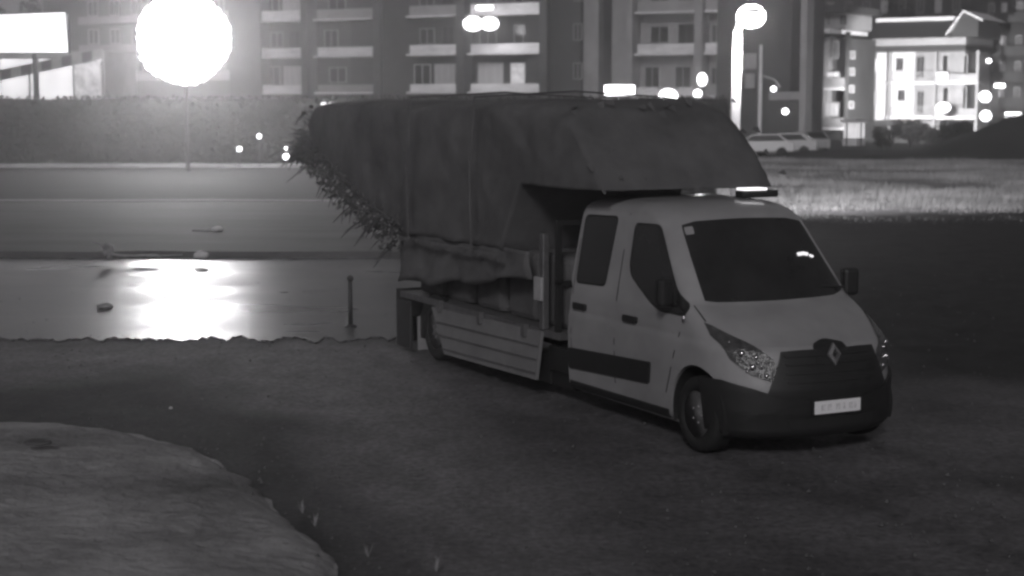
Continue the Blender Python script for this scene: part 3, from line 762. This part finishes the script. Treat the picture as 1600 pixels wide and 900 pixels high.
# field of dry grass on the right
def grass_field():
    b = MB(); rr = random.Random(11)
    c = 0
    while c < 48000:
        y = 38+60*rr.random()**.9; px = rr.uniform(1120, 1680); x = (px-800)/FPX*y
        if fbm(x, y, 0, .16) < -.16+.25*rr.random(): continue
        if y < 52 and rr.random() > ((y-38)/14)**1.2: continue
        h = rr.uniform(.08, .36)*(1+.5*fbm(x, y, 5, .2))*min(1, max(.25, (y-40)/16)); a_ = rr.uniform(0, 6.28); l = rr.uniform(.05, .22); wd = rr.uniform(.010, .022)
        t = Vector((math.cos(a_)*l, math.sin(a_)*l, h)); s_ = Vector((-math.sin(a_)*wd, math.cos(a_)*wd, 0)); p = Vector((x, y, -.06))
        b.add([p-s_, p+s_, p+t], [(0, 1, 2)]); c += 1
    o = b.build('dry_grass', M['grass']); o['kind'] = 'stuff'
    o['label'] = 'dry pale grass standing in the field on the right'; o['category'] = 'grass'
grass_field()
fl = [gnd(1100+600*i/140, 327+9*noise.fractal(Vector((i*.13, 3, 0)), .6, 2.0, 5), 0) for i in range(141)]+[ gnd(1700, 236, 0), gnd(1150, 236, 0)]
strip('field', fl, -.1, -.006, mat('field_soil', .24, .95, vary=.45, scale=.35, bump=.6, bscale=4, spec=.1, stretch=(.6, 1.2, 1)))

# ------------------------------------------------------------------ buildings
class Facade:
    """a building seen across the street; local x runs along its front, -y towards the camera"""
    def __init__(s, name, px, D, yaw, label, cat='apartment building', group=None):
        o = at(px, 163, D); s.O = Vector((o.x, D)); s.yaw = R(yaw)
        s.root = empty(name, (o.x, D, 0), -s.yaw, label, cat, group)
        s.cache = {}
    def sz(s, px, py, off=0):
        # ray against the front plane shifted off metres towards the camera
        n = Vector((-math.sin(s.yaw), -math.cos(s.yaw))); t = Vector((math.cos(s.yaw), -math.sin(s.yaw)))
        k = at(px, py, 1.0); d = Vector((k.x, 1.0)); dz = k.z-CAMZ
        tt = (s.O+n*off).dot(n)/d.dot(n); P = d*tt
        return (P-s.O).dot(t), CAMZ+dz*tt
    def box(s, name, px0, px1, z0, z1, d0, d1, m, parent=None, bevel=0):
        x0 = s.sz(px0, 100, (d0+d1)/2)[0]; x1 = s.sz(px1, 100, (d0+d1)/2)[0]
        return MB().box(x0, x1, -d1, -d0, z0, z1).build(name, m, parent or s.root, bevel=bevel)
    def window(s, px0, px1, z0, z1, d, fm='frame', pm='pane', mull=1, parent=None):
        x0, x1 = s.sz(px0, 100, d)[0], s.sz(px1, 100, d)[0]
        b = MB(); t = .07
        b.box(x0, x1, -d-.06, -d, z0, z0+t).box(x0, x1, -d-.06, -d, z1-t, z1).box(x0, x0+t, -d-.06, -d, z0+t, z1-t).box(x1-t, x1, -d-.06, -d, z0+t, z1-t)
        for k in range(mull):
            xm = x0+(x1-x0)*(k+1)/(mull+1); b.box(xm-.03, xm+.03, -d-.055, -d, z0+t, z1-t)
        f = b.build('window', M[fm], parent or s.root)
        MB().box(x0+.03, x1-.03, -d-.02, -d+.01, z0+.03, z1-.03).build('pane', M[pm], f)
        return f
# z levels of the centre block from image rows at its reference column
def block(F, bays, walls, slabs_z, top, dep=9, wall='walld'):
    for (p0, p1, d, m) in walls: F.box('wall', p0, p1, -.3, top, d-dep, d, M[m])
    for (p0, p1, d, kinds) in bays:
        for fl, z in enumerate(slabs_z):
            sl_ = F.box('balcony', p0, p1, z-.14, z, d-.02, d+1.35, M['slab'])
            F.box('parapet', p0, p1, z+.002, z+.62+.08*((fl*7) % 3), d+1.22, d+1.37, M['slab' if kinds[fl % len(kinds)] != 'd' or fl % 3 == 1 else 'wallm'], sl_)
            w_ = p1-p0
            k = kinds[fl % len(kinds)]
            if k == 'c':
                F.window(p0+w_*.08, p0+w_*.42, z+.05, z+2.25, d, pm='pane', mull=1); F.window(p0+w_*.5, p0+w_*.92, z+.05, z+2.25, d, pm='curtain', mull=2)
            elif k == 'w':
                F.window(p0+w_*.12, p0+w_*.36, z+.05, z+2.2, d, fm='shutter'); F.window(p0+w_*.6, p0+w_*.86, z+.05, z+2.2, d, fm='shutter')
            elif k == 'l':
                F.window(p0+w_*.1, p0+w_*.45, z+.05, z+2.3, d, pm='curtain', mull=2); F.window(p0+w_*.55, p0+w_*.95, z+.6, z+2.3, d, pm='litwin', mull=1)
            else:
                F.window(p0+w_*.2, p0+w_*.5, z+.8, z+2.1, d, fm='shutter', pm='pane'); F.window(p0+w_*.65, p0+w_*.9, z+.1, z+2.2, d, fm='metal', pm='pane')
Z = [-.1+1.2, 4.3, 7.35, 10.4, 13.4]
A = Facade('apartment_block', 520, 137, 26, 'left dim block of flats with pale balcony fronts, nearest the floodlight')
block(A, [(411, 476, 0, 'cdcd'), (497, 586, 0, 'dwdd')], [(405, 592, 0, 'wall'), (592, 640, .9, 'walld')], Z[1:], 17)
for p in (405, 478, 590): A.box('pillar', p, p+10, -.2, 17, 0, 1.5, M['wall'])
B = Facade('apartment_block', 740, 130, 26, 'middle block of flats with a bright double wall lamp and curtained balconies')
block(B, [(641, 718, 0, 'cddd'), (736, 848, 0, 'lwwc')], [(636, 858, 0, 'walld'), (858, 942, .9, 'walld')], Z[1:], 17)
for p in (720, 849): B.box('pillar', p, p+12, -.2, 17, 0, 1.6, M['wall'])
for i, z in enumerate((5.2, 8.2, 11.2, 14.2)): B.window(896, 910, z, z+1.3, .9, fm='shutter')
Cc = Facade('apartment_block', 1060, 122, 26, 'tall block of flats behind the street lamp with a plain end wall')
block(Cc, [(996, 1094, 0, 'wddd'), (1102, 1150, 0, 'dddd')], [(942, 1150, 0, 'wallm'), (1150, 1262, 1.4, 'wall')], [3.95, 7.1, 10.2, 13.2], 17)
for p, w_ in ((942, 7), (985, 9), (1090, 12), (1255, 10)): Cc.box('pillar', p, p+w_, -.2, 17, 0, 1.75, M['wallm' if p != 942 else 'wall'])
Cc.box('shop_shutter', 1205, 1252, .2, 2.9+.6, 1.4, 1.46, M['metal'])
for k in range(6): Cc.box('shutter_slat', 1206, 1251, .5+k*.5, .9+k*.5, 1.461, 1.50, M['metal'])
Cc.box('shop_sign', 1203, 1254, 3.6, 4.2, 1.42, 1.6, M['wallm'])
# wall lamps on the flats
def wall_lamp(px, py, D, wpx, hpx, label, w_=0, m='lamps', shape='ball', group='lit wall lamps on the flats'):
    p = at(px, py, D); r_ = empty('wall_lamp', tuple(p), 0, label, 'lamp')
    sx, sz_ = wpx/FPX*D/2, hpx/FPX*D/2
    if shape == 'ball':
        MB().ball((0, 0, 0), 1, (sx, min(sx, .5), sz_)).build('globe', M[m], r_, smooth=True)
    else:
        MB().box(-sx, sx, -.15, .15, -sz_, sz_).build('light_panel', M[m], r_, bevel=.05)
    MB().box(-sx*.4, sx*.4, .1, .6, -.08, .08).build('bracket', M['metal'], r_)
    MB().box(-sx*1.05, sx*1.05, -.2, .35, sz_+.005, sz_+.06).build('hood', M['metal'], r_)
    if w_: light('lamp_light', 'POINT', (0, -.8, -sz_*.3), w_, .2, r_)
    return r_
wall_lamp(739, 37, 125, 30, 22, 'left globe of the bright pair on the middle flats', 160)
wall_lamp(765, 37, 125, 28, 20, 'right globe of the bright pair on the middle flats', 160)
wall_lamp(757, 12, 125, 26, 6, 'thin lamp just above the bright pair of globes', 30, shape='box')
wall_lamp(550, 163, 84.5, 96, 5, 'long low light strip at the hedge top left of the truck', 0, shape='box', m='sign')
wall_lamp(968, 141, 92, 46, 15, 'wide slab light right above the load', 60, shape='box')
wall_lamp(1044, 151, 92, 30, 24, 'round lamp half sunk behind the top of the load', 60)
wall_lamp(1090, 146, 96, 13, 12, 'small round lamp left of the street lamp post', 30)
wall_lamp(1097, 124, 110, 15, 20, 'upright lamp on the white balcony left of the street lamp', 90)
wall_lamp(1227, 174, 112, 10, 9, 'single small lamp on the dark shop shutter', 25)
# utility pole with a junction box
up = empty('utility_pole', tuple(at(1186, 242, 104).xy)+(0,), 0, 'thin utility pole with boxes right of the street lamp', 'pole')
zz = lambda py: at(0, py, 104).z
MB().tube([(0, 0, 0), (0, 0, zz(70))], [.14, .10], 8).build('pole', M['wallw'], up)
MB().box(-1.1, -.3, -.3, .2, zz(108), zz(84)).build('junction_box', M['wallm'], up, bevel=.04)
MB().box(-1.0, -.4, -.3, .2, zz(138), zz(115)).build('meter_box', M['shutter'], up, bevel=.04)
MB().tube([(.1, 0, zz(118)), (.9, 0, zz(124)), (1.3, 0, zz(136))], .06, 6).build('bracket_arm', M['wallm'], up)
MB().ball((.85, -.1, zz(139)), .17).build('lamp_bulb', M['lamps'], up, smooth=True)

# right-hand houses
YW = 32
T = Facade('townhouse', 1306, 150, YW, 'narrow tall townhouse with grey render left of the white lit house', 'house')
zT = lambda py: T.sz(1306, py)[1]
T.box('wall', 1281, 1322, -.3, zT(56), -9, 0, M['shutter'])
T.box('stair_wall', 1322.5, 1345, -.3, zT(58), -9, -.9, M['walld'])
for p in (1278, 1322): T.box('pillar', p, p+4, -.2, zT(50), -.1, .45, M['wall'])
T.box('roof_slab', 1274, 1326, zT(52), zT(45), -9, 1.3, M['slab'])
T.box('upper_wall', 1282, 1340, zT(44), zT(20), -8, -.6, M['wallm'])
for a_, b_ in ((1290, 1297), (1301, 1306), (1310, 1322)): T.window(a_, b_, zT(40), zT(22), -.6)
T.window(1301, 1310, zT(92), zT(64), 0); T.window(1292, 1313, zT(134), zT(112), 0, fm='shutter', pm='litwin'); T.window(1291, 1313, zT(182), zT(160), 0, fm='shutter', pm='curtain', mull=2)
bl = T.box('balcony', 1284, 1320, zT(141), zT(137), 0, 1.1, M['slab']); T.box('parapet', 1284, 1320, zT(136.8), zT(122), .98, 1.1, M['wallm'], bl)
bl = T.box('balcony', 1284, 1320, zT(203), zT(199), 0, 1.1, M['slab']); T.box('parapet', 1284, 1320, zT(198.8), zT(184), .98, 1.1, M['wallm'], bl)
T.box('garage_door', 1284, 1318, .0, zT(206), .01, .06, M['metal'])
for i, py in enumerate((92, 118, 145, 170)): T.window(1328, 1336, zT(py), zT(py-12), -.9)
T.box('roof', 1276, 1345, zT(19), zT(8), -9, .6, M['rooft'])
H = Facade('white_house', 1440, 158, YW, 'white house whose two balconied floors are brightly lit beside a dark roof', 'house')
zH = lambda py: H.sz(1440, py)[1]
H.box('wall', 1347, 1392, -.3, zH(72), -9, .6, M['wallm'])
H.box('lit_wall', 1392.5, 1451, zH(188), zH(76), -9, 0, M['wallw'])
H.box('end_wall', 1451.5, 1528, -.3, zH(76), -9, -.25, M['wallm'])
H.box('ground_floor', 1392.5, 1451, -.3, zH(188.2), -9, -.02, M['wall'])
fl_ = H.box('balcony', 1390, 1531, zH(132), zH(127.5), -.2, 1.4, M['slab'])
H.box('balcony', 1390, 1531, zH(186), zH(181.5), -.2, 1.4, M['slab'])
H.box('eaves', 1344, 1532, zH(81), zH(74), -9, 1.7, M['walld'])
H.box('attic_band', 1346, 1530, zH(73.8), zH(60), -8.5, 1.0, M['wallm'])
# hip roof
x0, _ = H.sz(1343, 100); x1, _ = H.sz(1495, 100); zr0, zr1 = zH(59.5), zH(30)
MB().add([(x0, -1.6, zr0), (x1, -1.6, zr0), (x1, 8, zr0), (x0, 8, zr0), (x0+1.2, 2.6, zr1), (x1-1.2, 2.6, zr1)], [(0, 1, 5, 4), (1, 2, 5), (2, 3, 4, 5), (3, 0, 4), (0, 3, 2, 1)]).build('roof', M['rooft'], H.root)
MB().box(x0+.8, x1-.8, 2.2, 3.0, zr1-.05, zr1+.3).build('ridge', M['slab'], H.root)
xg0, xg1 = H.sz(1488, 100)[0], H.sz(1532, 100)[0]
MB().prism([(xg0, zr0), (xg1, zr0), (xg1, zH(36)), ((xg0+xg1)/2, zH(20))], 1, -1.2, 7).build('gable', M['walld'], H.root)
MB().add([(xg0-.3, -1.5, zH(55)), ((xg0+xg1)/2, -1.5, zH(19)), ((xg0+xg1)/2, 7, zH(19)), (xg0-.3, 7, zH(55)), (xg1+.5, -1.5, zH(34)), (xg1+.5, 7, zH(34)), (xg0-.3, -1.5, zH(58)), ((xg0+xg1)/2, -1.5, zH(22)), (xg1+.5, -1.5, zH(37))], [(0, 1, 2, 3), (1, 4, 5, 2), (0, 6, 7, 1), (1, 7, 8, 4)]).build('gable_roof', M['slab'], H.root)
H.window(1358, 1373, zH(112), zH(90), .6, pm='litwin'); H.window(1358, 1372, zH(166), zH(142), .6, fm='wallm', pm='curtain')
for d_, pa in (((1400, 1412, 110, 90), 1), ((1432, 1445, 122, 88), 1), ((1404, 1416, 158, 140), 1), ((1434, 1446, 178, 142), 1)):
    H.window(d_[0], d_[1], zH(d_[2]), zH(d_[3]), 0, fm='shutter', mull=pa)
for d_ in ((1472, 1482, 124, 86), (1505, 1512, 124, 86), (1474, 1484, 178, 136), (1505, 1512, 178, 136)): H.window(d_[0], d_[1], zH(d_[2]), zH(d_[3]), -.25, fm='frame', mull=0)
for k in range(2):
    zb, zt = (zH(127.3), zH(113)) if k == 0 else (zH(181.3), zH(166))
    rl = H.box('railing', 1390, 1462, zt-.05, zt, 1.3, 1.36, M['frame'])
    xa, xb = H.sz(1391, 100, 1.3)[0], H.sz(1461, 100, 1.3)[0]; nb = 22
    bmesh_ = MB().box(-.015, .015, -1.345, -1.315, zb, zt-.052).mesh('baluster', M['frame'])
    for i in range(nb):
        q = bpy.data.objects.new('baluster', bmesh_); C.objects.link(q); q.parent = rl; q.location = (xa+(xb-xa)*i/(nb-1), 0, 0)
    H.box('parapet', 1463, 1482, zb, zt, 1.22, 1.36, M['wallw']); H.box('parapet', 1483, 1530, zb, zt-.2, 1.22, 1.36, M['wallm'])
for p in (1389, 1460, 1526): H.box('column', p, p+4, 0, zH(81.5), 1.2, 1.5, M['wallm'])
H.box('shop_front', 1350, 1400, .1, zH(198), .61, .68, M['metal'])
H.box('awning', 1348, 1402, zH(197), zH(188), .62, 2.1, M['walld'])
# bright kiosk between the houses
K = Facade('kiosk', 1336, 128, YW, 'small brightly lit kiosk between the townhouse and the white house', 'kiosk')
zK = lambda py: K.sz(1336, py)[1]
K.box('counter', 1326, 1348, 0, zK(216), -2, 0, M['wallw']); K.box('lit_window', 1327, 1347, zK(215.8), zK(192), -2, -.1, M['shop']); K.box('roof', 1325, 1349, zK(191.8), zK(186), -2.2, .6, M['wallw'])
for p in (1325, 1347.5): K.box('post', p, p+1.5, 0, zK(192), .3, .42, M['metal'])
# lamps by the white house
wall_lamp(1474, 168, 150, 22, 15, 'bright lamp low on the white house front', 0)
wall_lamp(1279, 110, 146, 14, 9, 'lamp on the left edge of the grey townhouse', 80)
for px, py, wd_, lab in ((1539, 151, 19, 'upper globe lamp right of the white house'), (1540, 181, 18, 'lower globe lamp right of the white house')):
    wall_lamp(px, py, 140, wd_, wd_-2, lab, 120)
wall_lamp(1562, 134, 146, 15, 6, 'small bar lamp on the dark building at the right edge', 20, shape='box')
wall_lamp(1583, 180, 140, 24, 8, 'long bar lamp low at the right edge above the bank', 60, shape='box')
wall_lamp(1545, 95, 146, 8, 6, 'tiny lamp high on the dark building at the right edge', 8)
light('house_fill', 'SPOT', tuple(at(1440, 150, 134)), 72000, .4, None, (R(90), 0, R(-12)), .7, R(66)).name = 'house_fill_spot'  # added spot in mid-air with no fitting, brightens the house front evenly
Rt = Facade('apartment_block', 1575, 165, YW, 'dark block of flats at the right edge with few lit lamps')
zR = lambda py: Rt.sz(1575, py)[1]
Rt.box('wall', 1533, 1640, -.3, zR(-60), -9, 0, M['walld'])
for py in (28, 80, 120, 160):
    sb = Rt.box('balcony', 1536, 1620, zR(py+8), zR(py+5), 0, 1.2, M['wall']); Rt.box('parapet', 1536, 1620, zR(py+4.8), zR(py-8), 1.05, 1.2, M['wall'], sb)
    for a_ in (1542, 1562, 1586): Rt.window(a_, a_+9, zR(py+3), zR(py-24), 0, pm='pane' if a_ != 1562 else 'curtain')
Bk = Facade('apartment_block', 1400, 205, YW, 'far dim block of flats rising above the white house roof')
zB = lambda py: Bk.sz(1400, py)[1]
Bk.box('wall', 1262, 1560, -.3, zB(-60), -8, 0, M['walld'])
for py in (-20, 22):
    for i in range(9):
        a_ = 1290+i*28; Bk.window(a_, a_+11, zB(py), zB(py-22), 0, pm='pane' if i % 3 else 'curtain')
Bl = Facade('apartment_block', 250, 165, 26, 'far hazy block of flats behind the floodlight glare')
zL = lambda py: Bl.sz(250, py)[1]
Bl.box('wall', 110, 420, -.3, zL(-50), -8, 0, M['wall'])
for py in (-15, 30, 75, 120):
    Bl.box('balcony', 130, 410, zL(py+6), zL(py-6), 0, 1.2, M['wallm'])
    for i in range(8): Bl.window(140+i*34, 156+i*34, zL(py-8), zL(py-32), 0)

# ------------------------------------------------------------------ far left: billboard and lit frontage
bb = empty('billboard', tuple(at(56, 262, 93).xy)+(0,), R(0), 'large backlit blank billboard on a post at the left edge', 'billboard')
zb = lambda py: at(0, py, 93).z
xx = lambda px: at(px, 100, 93).x-at(56, 262, 93).x
MB().box(xx(-60), xx(110), -.2, .2, zb(84), zb(22)).build('panel_frame', M['metal'], bb)
MB().prism([(xx(-58), zb(82)), (xx(108), zb(82)), (xx(106), zb(20)), (xx(-58), zb(26))], 1, -.26, -.203).build('light_panel', M['sign'], bb)
MB().tube([(.1, .1, 0), (.1, .1, zb(84))], .12, 10).build('post', M['metal'], bb)
sf = empty('glowing_wall', tuple(at(60, 262, 100).xy)+(0,), R(-6), 'glaring white floodlit wall built as glowing panels under the billboard at the left edge', 'shop')  # a floodlit white wall, not a shop
zs = lambda py: at(0, py, 100).z
xs_ = lambda px: at(px, 100, 100).x-at(60, 262, 100).x
MB().box(xs_(-80), xs_(165), .1, 6, -.2, zs(80)).build('wall', M['wallm'], sf)
for i, (p0, p1) in enumerate(((-78, -2), (0, 57), (61, 115))):  # white wall under the floodlight, its brightness drawn as glowing panels
    fr = MB().box(xs_(p0)-.06, xs_(p1)+.06, -.02, .09, 1.0, zs(92)+.08).build('glow_frame', M['metal'], sf)
    MB().box(xs_(p0), xs_(p1), -.06, -.025, 1.1, zs(92)).build('pane', M['shop'], fr)
MB().box(xs_(118), xs_(160), -.06, .09, 1.0, zs(96)).build('side_panel', M['litwin'], sf)
MB().box(xs_(113), xs_(162), -.5, .09, zs(95), zs(89)).build('canopy', M['sign'], sf)
# striped ramp band rising in front of the glowing panels
rb = empty('striped_barrier', tuple(at(50, 262, 97).xy)+(0,), 0, 'striped barrier slanting up across the floodlit wall at the left', 'barrier')
x0_ = at(50, 262, 97).x
pa, pb = at(-30, 124, 97), at(160, 84, 97); nseg = 12
MB().tube([(0, .1, 0), (0, .1, at(60, 106, 97).z)], .07, 8).build('post', M['metal'], rb)
for i in range(nseg):
    p = pa.lerp(pb, i/nseg); q = pa.lerp(pb, (i+1)/nseg)
    hh = .32
    MB().add([(p.x-x0_, -.05, p.z-hh), (q.x-x0_, -.05, q.z-hh), (q.x-x0_, -.05, q.z+hh), (p.x-x0_, -.05, p.z+hh), (p.x-x0_, .05, p.z-hh), (q.x-x0_, .05, q.z-hh), (q.x-x0_, .05, q.z+hh), (p.x-x0_, .05, p.z+hh)],
             [(0, 1, 2, 3), (4, 7, 6, 5), (0, 4, 5, 1), (3, 2, 6, 7), (0, 3, 7, 4), (1, 5, 6, 2)]).build('stripe', M['shutter' if i % 2 else 'metal'], rb)

# trees and shrubs
def tree(px, D, h, wd, label, m):
    x = (px-800)/FPX*D; r_ = empty('tree', (x, D, 0), 0, label, 'tree')
    rr = random.Random(int(px)); t = MB(); t.tube([(0, 0, 0), (.1, 0, h*.35), (.0, .1, h*.6)], [.25, .18, .1], 8)
    b = MB()
    for i in range(9):
        a_ = rr.uniform(0, 6.28); e_ = Vector((wd*.6*math.cos(a_), wd*.6*math.sin(a_), h*rr.uniform(.55, .9)))
        t.tube([(0, 0, h*.4), e_*.5+Vector((0, 0, h*.25)), e_], [.1, .06, .02], 5)
        leafcloud(b, e_.x, e_.y, e_.z, wd*.42, wd*.42, h*.13, 420, .16, rr)
    t.build('trunk', M['bark'], r_); b.build('crown', m, r_)
tree(35, 112, 10.6, 2.2, 'leafy tree rising behind the billboard', M['leafb'])
tree(1395, 190, 15.5, 4.5, 'dark tree crown behind the roofs of the white house', M['leaf'])
tree(1300, 185, 16, 4, 'dark tree top above the narrow townhouse', M['leaf'])
bush(1422, 186, 226, 120, 56, 'pale shrub lit from above in front of the white house', M['leafb'], 2200, .13)
bush(1452, 190, 226, 118, 30, 'smaller pale shrub just right of the lit shrub', M['leafb'], 1000, .12)
bush(1495, 186, 232, 116, 66, 'broad dark bush under the right end of the white house', M['leaf'], 2600, .14)
bush(1380, 200, 232, 116, 40, 'low dark bush before the shop front of the white house', M['leaf'], 1300, .12)
bush(1560, 196, 232, 108, 60, 'dark bush on the bank below the globe lamps', M['leaf'], 2000, .14)
bush(1612, 172, 232, 104, 110, 'tall dark bush at the right edge of the bank', M['leaf'], 3600, .14)
bush(478, 185, 262, 84, 26, 'dark shrub standing proud of the hedge beside two glints', M['leaf'], 1200, .1)
light('shrub_light', 'POINT', tuple(at(1425, 184, 113)), 260, .15).name = 'garden_light'

# parked cars
def car(px, D, yaw, label, m, rz=0):
    p = at(px, 242, D); r_ = empty('parked_car', (p.x, D, 0), R(yaw), label, 'car', 'parked cars at the far side of the field')
    side = [(-2.1, .35), (2.05, .35), (2.12, .6), (2.0, .85), (1.15, .98), (.55, 1.42), (-1.1, 1.46), (-1.75, 1.02), (-2.1, .95)]
    b = MB(); b.prism([(x, z) for x, z in side], 1, -.84, .84)
    b.build('body', m, r_, bevel=.08)
    for s_ in (-1, 1): MB().prism([(1.0, 1.0), (.5, 1.36), (-1.05, 1.40), (-1.5, 1.04)], 1, s_*.835, s_*.85).build('side_window', M['pane'], r_)
    MB().add([(1.19, -.7, .99), (1.19, .7, .99), (.6, .62, 1.4), (.6, -.62, 1.4)], [(0, 1, 2, 3)]).build('windscreen', M['pane'], r_)
    MB().add([(-1.79, -.7, 1.04), (-1.79, .7, 1.04), (-1.15, .62, 1.43), (-1.15, -.62, 1.43)], [(0, 1, 2, 3)]).build('rear_window', M['pane'], r_)
    for s_ in (-1, 1):
        for x in (-1.3, 1.35): MB().lathe([(.31, -.1), (.33, -.05), (.33, .05), (.31, .1)], (x, s_*.80, .32), 1, 18).build('wheel', M['rubber'], r_)
        MB().box(2.02, 2.13, s_*.6-.15, s_*.6+.15, .62, .76).build('headlight', M['lens'], r_)
    return r_
car(1188, 101, 172, 'white car parked nearest the load, beside the utility pole', M['carp'])
car(1226, 104, 165, 'pale car parked to the right of the white one', M['carp'])
car(1262, 110, 100, 'small pale car seen end-on beside the townhouse', mat('grey_car_paint', .35, .3, coat=.4))

# ------------------------------------------------------------------ small things
# dark marker post at the truck's tail
bp_ = gnd(548, 512); r_ = empty('bollard', (bp_.x, bp_.y, 0), 0, 'thin dark bollard on the wet road left of the truck', 'bollard')
MB().tube([(0, 0, 0), (0, 0, .72)], [.035, .03], 10).build('shaft', M['metal'], r_, smooth=True); MB().ball((0, 0, .74), .05).build('cap', M['metal'], r_, smooth=True)
MB().lathe([(.09, 0), (.09, .03), (.05, .05)], (0, 0, .0), 2, 14).build('base', M['metal'], r_)
def lump(name, px, py, sx, sy, sz_, label, cat, m, z=.13, seed=1):
    p = gnd(px, py, z); b = MB(); b.ball((0, 0, sz_*.6), 1, (sx, sy, sz_), 18)
    b.v = [(x*(1+.35*noise.noise(Vector((x*9, y*9, z_*9+seed)))), y*(1+.3*noise.noise(Vector((x*7, y*7, seed)))), max(.0, z_*(1+.3*noise.noise(Vector((x*8+seed, y*8, z_*8)))))) for x, y, z_ in b.v]
    o = b.build(name, m, smooth=True); o.location = (p.x, p.y, z); return tag(o, label, cat)
lump('plastic_bag', 314, 403, .16, .1, .09, 'crumpled white bag on the kerb above the glaring puddle', 'bag', M['litter'])
lump('plastic_bag', 230, 403, .30, .12, .05, 'flattened pale bag left of the crumpled white one', 'bag', M['dull'], seed=4)
lump('bottle', 340, 361, .13, .09, .08, 'bright lump of litter on the pavement right of a pale strip', 'litter', M['litter'], seed=2)
lump('cardboard_strip', 313, 361, .26, .08, .03, 'flat pale strip lying left of the bright litter lump', 'litter', M['dull'], seed=3)
lump('rag', 165, 481, .14, .12, .05, 'small pale rag on the wet road at the left', 'rag', M['dull'], .008, seed=5)
lump('stone', 60, 694, .14, .09, .03, 'dark flat stone lying on the raised sandy ground', 'stone', M['asphalt'], .24, seed=6)
lump('pebble', 267, 639, .022, .02, .018, 'tiny bright pebble on the dark yard above the sandy corner', 'pebble', M['litter'], 0, seed=7)
# a bent dry plant on the kerb, left of the puddle
p = gnd(172, 404, .13); r_ = empty('dry_plant', tuple(p), 0, 'bent dry plant on the kerb at the left end of the puddle', 'plant')
b = MB(); b.tube([(0, 0, 0), (-.02, 0, .12), (.03, 0, .25), (.0, 0, .32)], [.06, .07, .05, .02], 7); b.tube([(0, 0, .18), (-.2, 0, .3), (-.36, .02, .34)], [.03, .02, .01], 6); b.tube([(.02, 0, .1), (.25, 0, .06), (.9, 0, .05), (1.5, 0, .08)], [.03, .025, .02, .01], 6)
b.build('stem', M['dull'], r_, smooth=True)
b = MB(); leafcloud(b, -.05, 0, .2, .14, .08, .14, 60, .05); b.build('leaf_cluster', M['dull'], r_)
# glowing bulbs on added posts, standing in for glints at the hedge
def marker(px, py, label, sc=1.0, D=None):
    P = at(px, py, 86.5) if D is None else at(px, py, D); r_ = empty('marker_glint', (P.x, P.y, 0), 0, label, 'marker glint')
    MB().tube([(0, 0, 0), (0, 0, P.z-.1)], .03, 8).build('post', M['metal'], r_)  # added post carrying the glint
    MB().ball((0, 0, P.z), .13*sc).build('lamp_bulb', M['lamps'], r_, smooth=True)  # glowing ball standing in for a glint
marker(447, 245, 'brightest marker glint low at the right end of the lit hedge', 1.1, 84)
marker(447, 232, 'small marker glint just above the brightest one', .6, 84.2)
marker(374, 233, 'marker glint below the floodlight glare, leftmost of four', .9, 84)
marker(405, 213, 'faint marker glint between the leftmost and the right pair', .8, 84)
marker(575, 185, 'lone marker glint against the dark hedge left of the truck', 1.0, 84)
# loose stones and weeds by the corner of the sandy ground
for i, (px, py) in enumerate(((473, 802), (492, 822), (575, 870), (682, 893))):
    p = gnd(px, py); b = MB(); rr = random.Random(i)
    for _ in range(14):
        a_ = rr.uniform(0, 6.28); t = Vector((math.cos(a_)*rr.uniform(.02, .06), math.sin(a_)*.04, rr.uniform(.05, .13))); s_ = Vector((-math.sin(a_)*.006, math.cos(a_)*.006, 0))
        b.add([-s_, s_, t], [(0, 1, 2)])
    o = b.build('weed', M['grass']); o.location = (p.x, p.y, 0.0)
    tag(o, ('small weed tuft at the tip of the sandy corner', 'weed tuft just below the first on the sandy edge', 'lone weed tuft in the yard near the bottom', 'weed tuft at the bottom edge below the truck')[i], 'weed')

# ------------------------------------------------------------------ haze
hz = MB().box(-125, 125, -12, 240, -1.2, 25).build('haze', M['asphalt'])
hz['kind'] = 'stuff'; hz['label'] = 'thin night haze'; hz['category'] = 'haze'
hm = bpy.data.materials.new('haze_air'); hm.use_nodes = True; n = hm.node_tree.nodes; n.clear()
pv = n.new('ShaderNodeVolumePrincipled'); pv.inputs['Color'].default_value = (.96, .95, .96, 1)
pv.inputs['Density'].default_value = .0025; pv.inputs['Anisotropy'].default_value = .85
mo = n.new('ShaderNodeOutputMaterial'); hm.node_tree.links.new(pv.outputs[0], mo.inputs['Volume'])
hz.data.materials.clear(); hz.data.materials.append(hm)
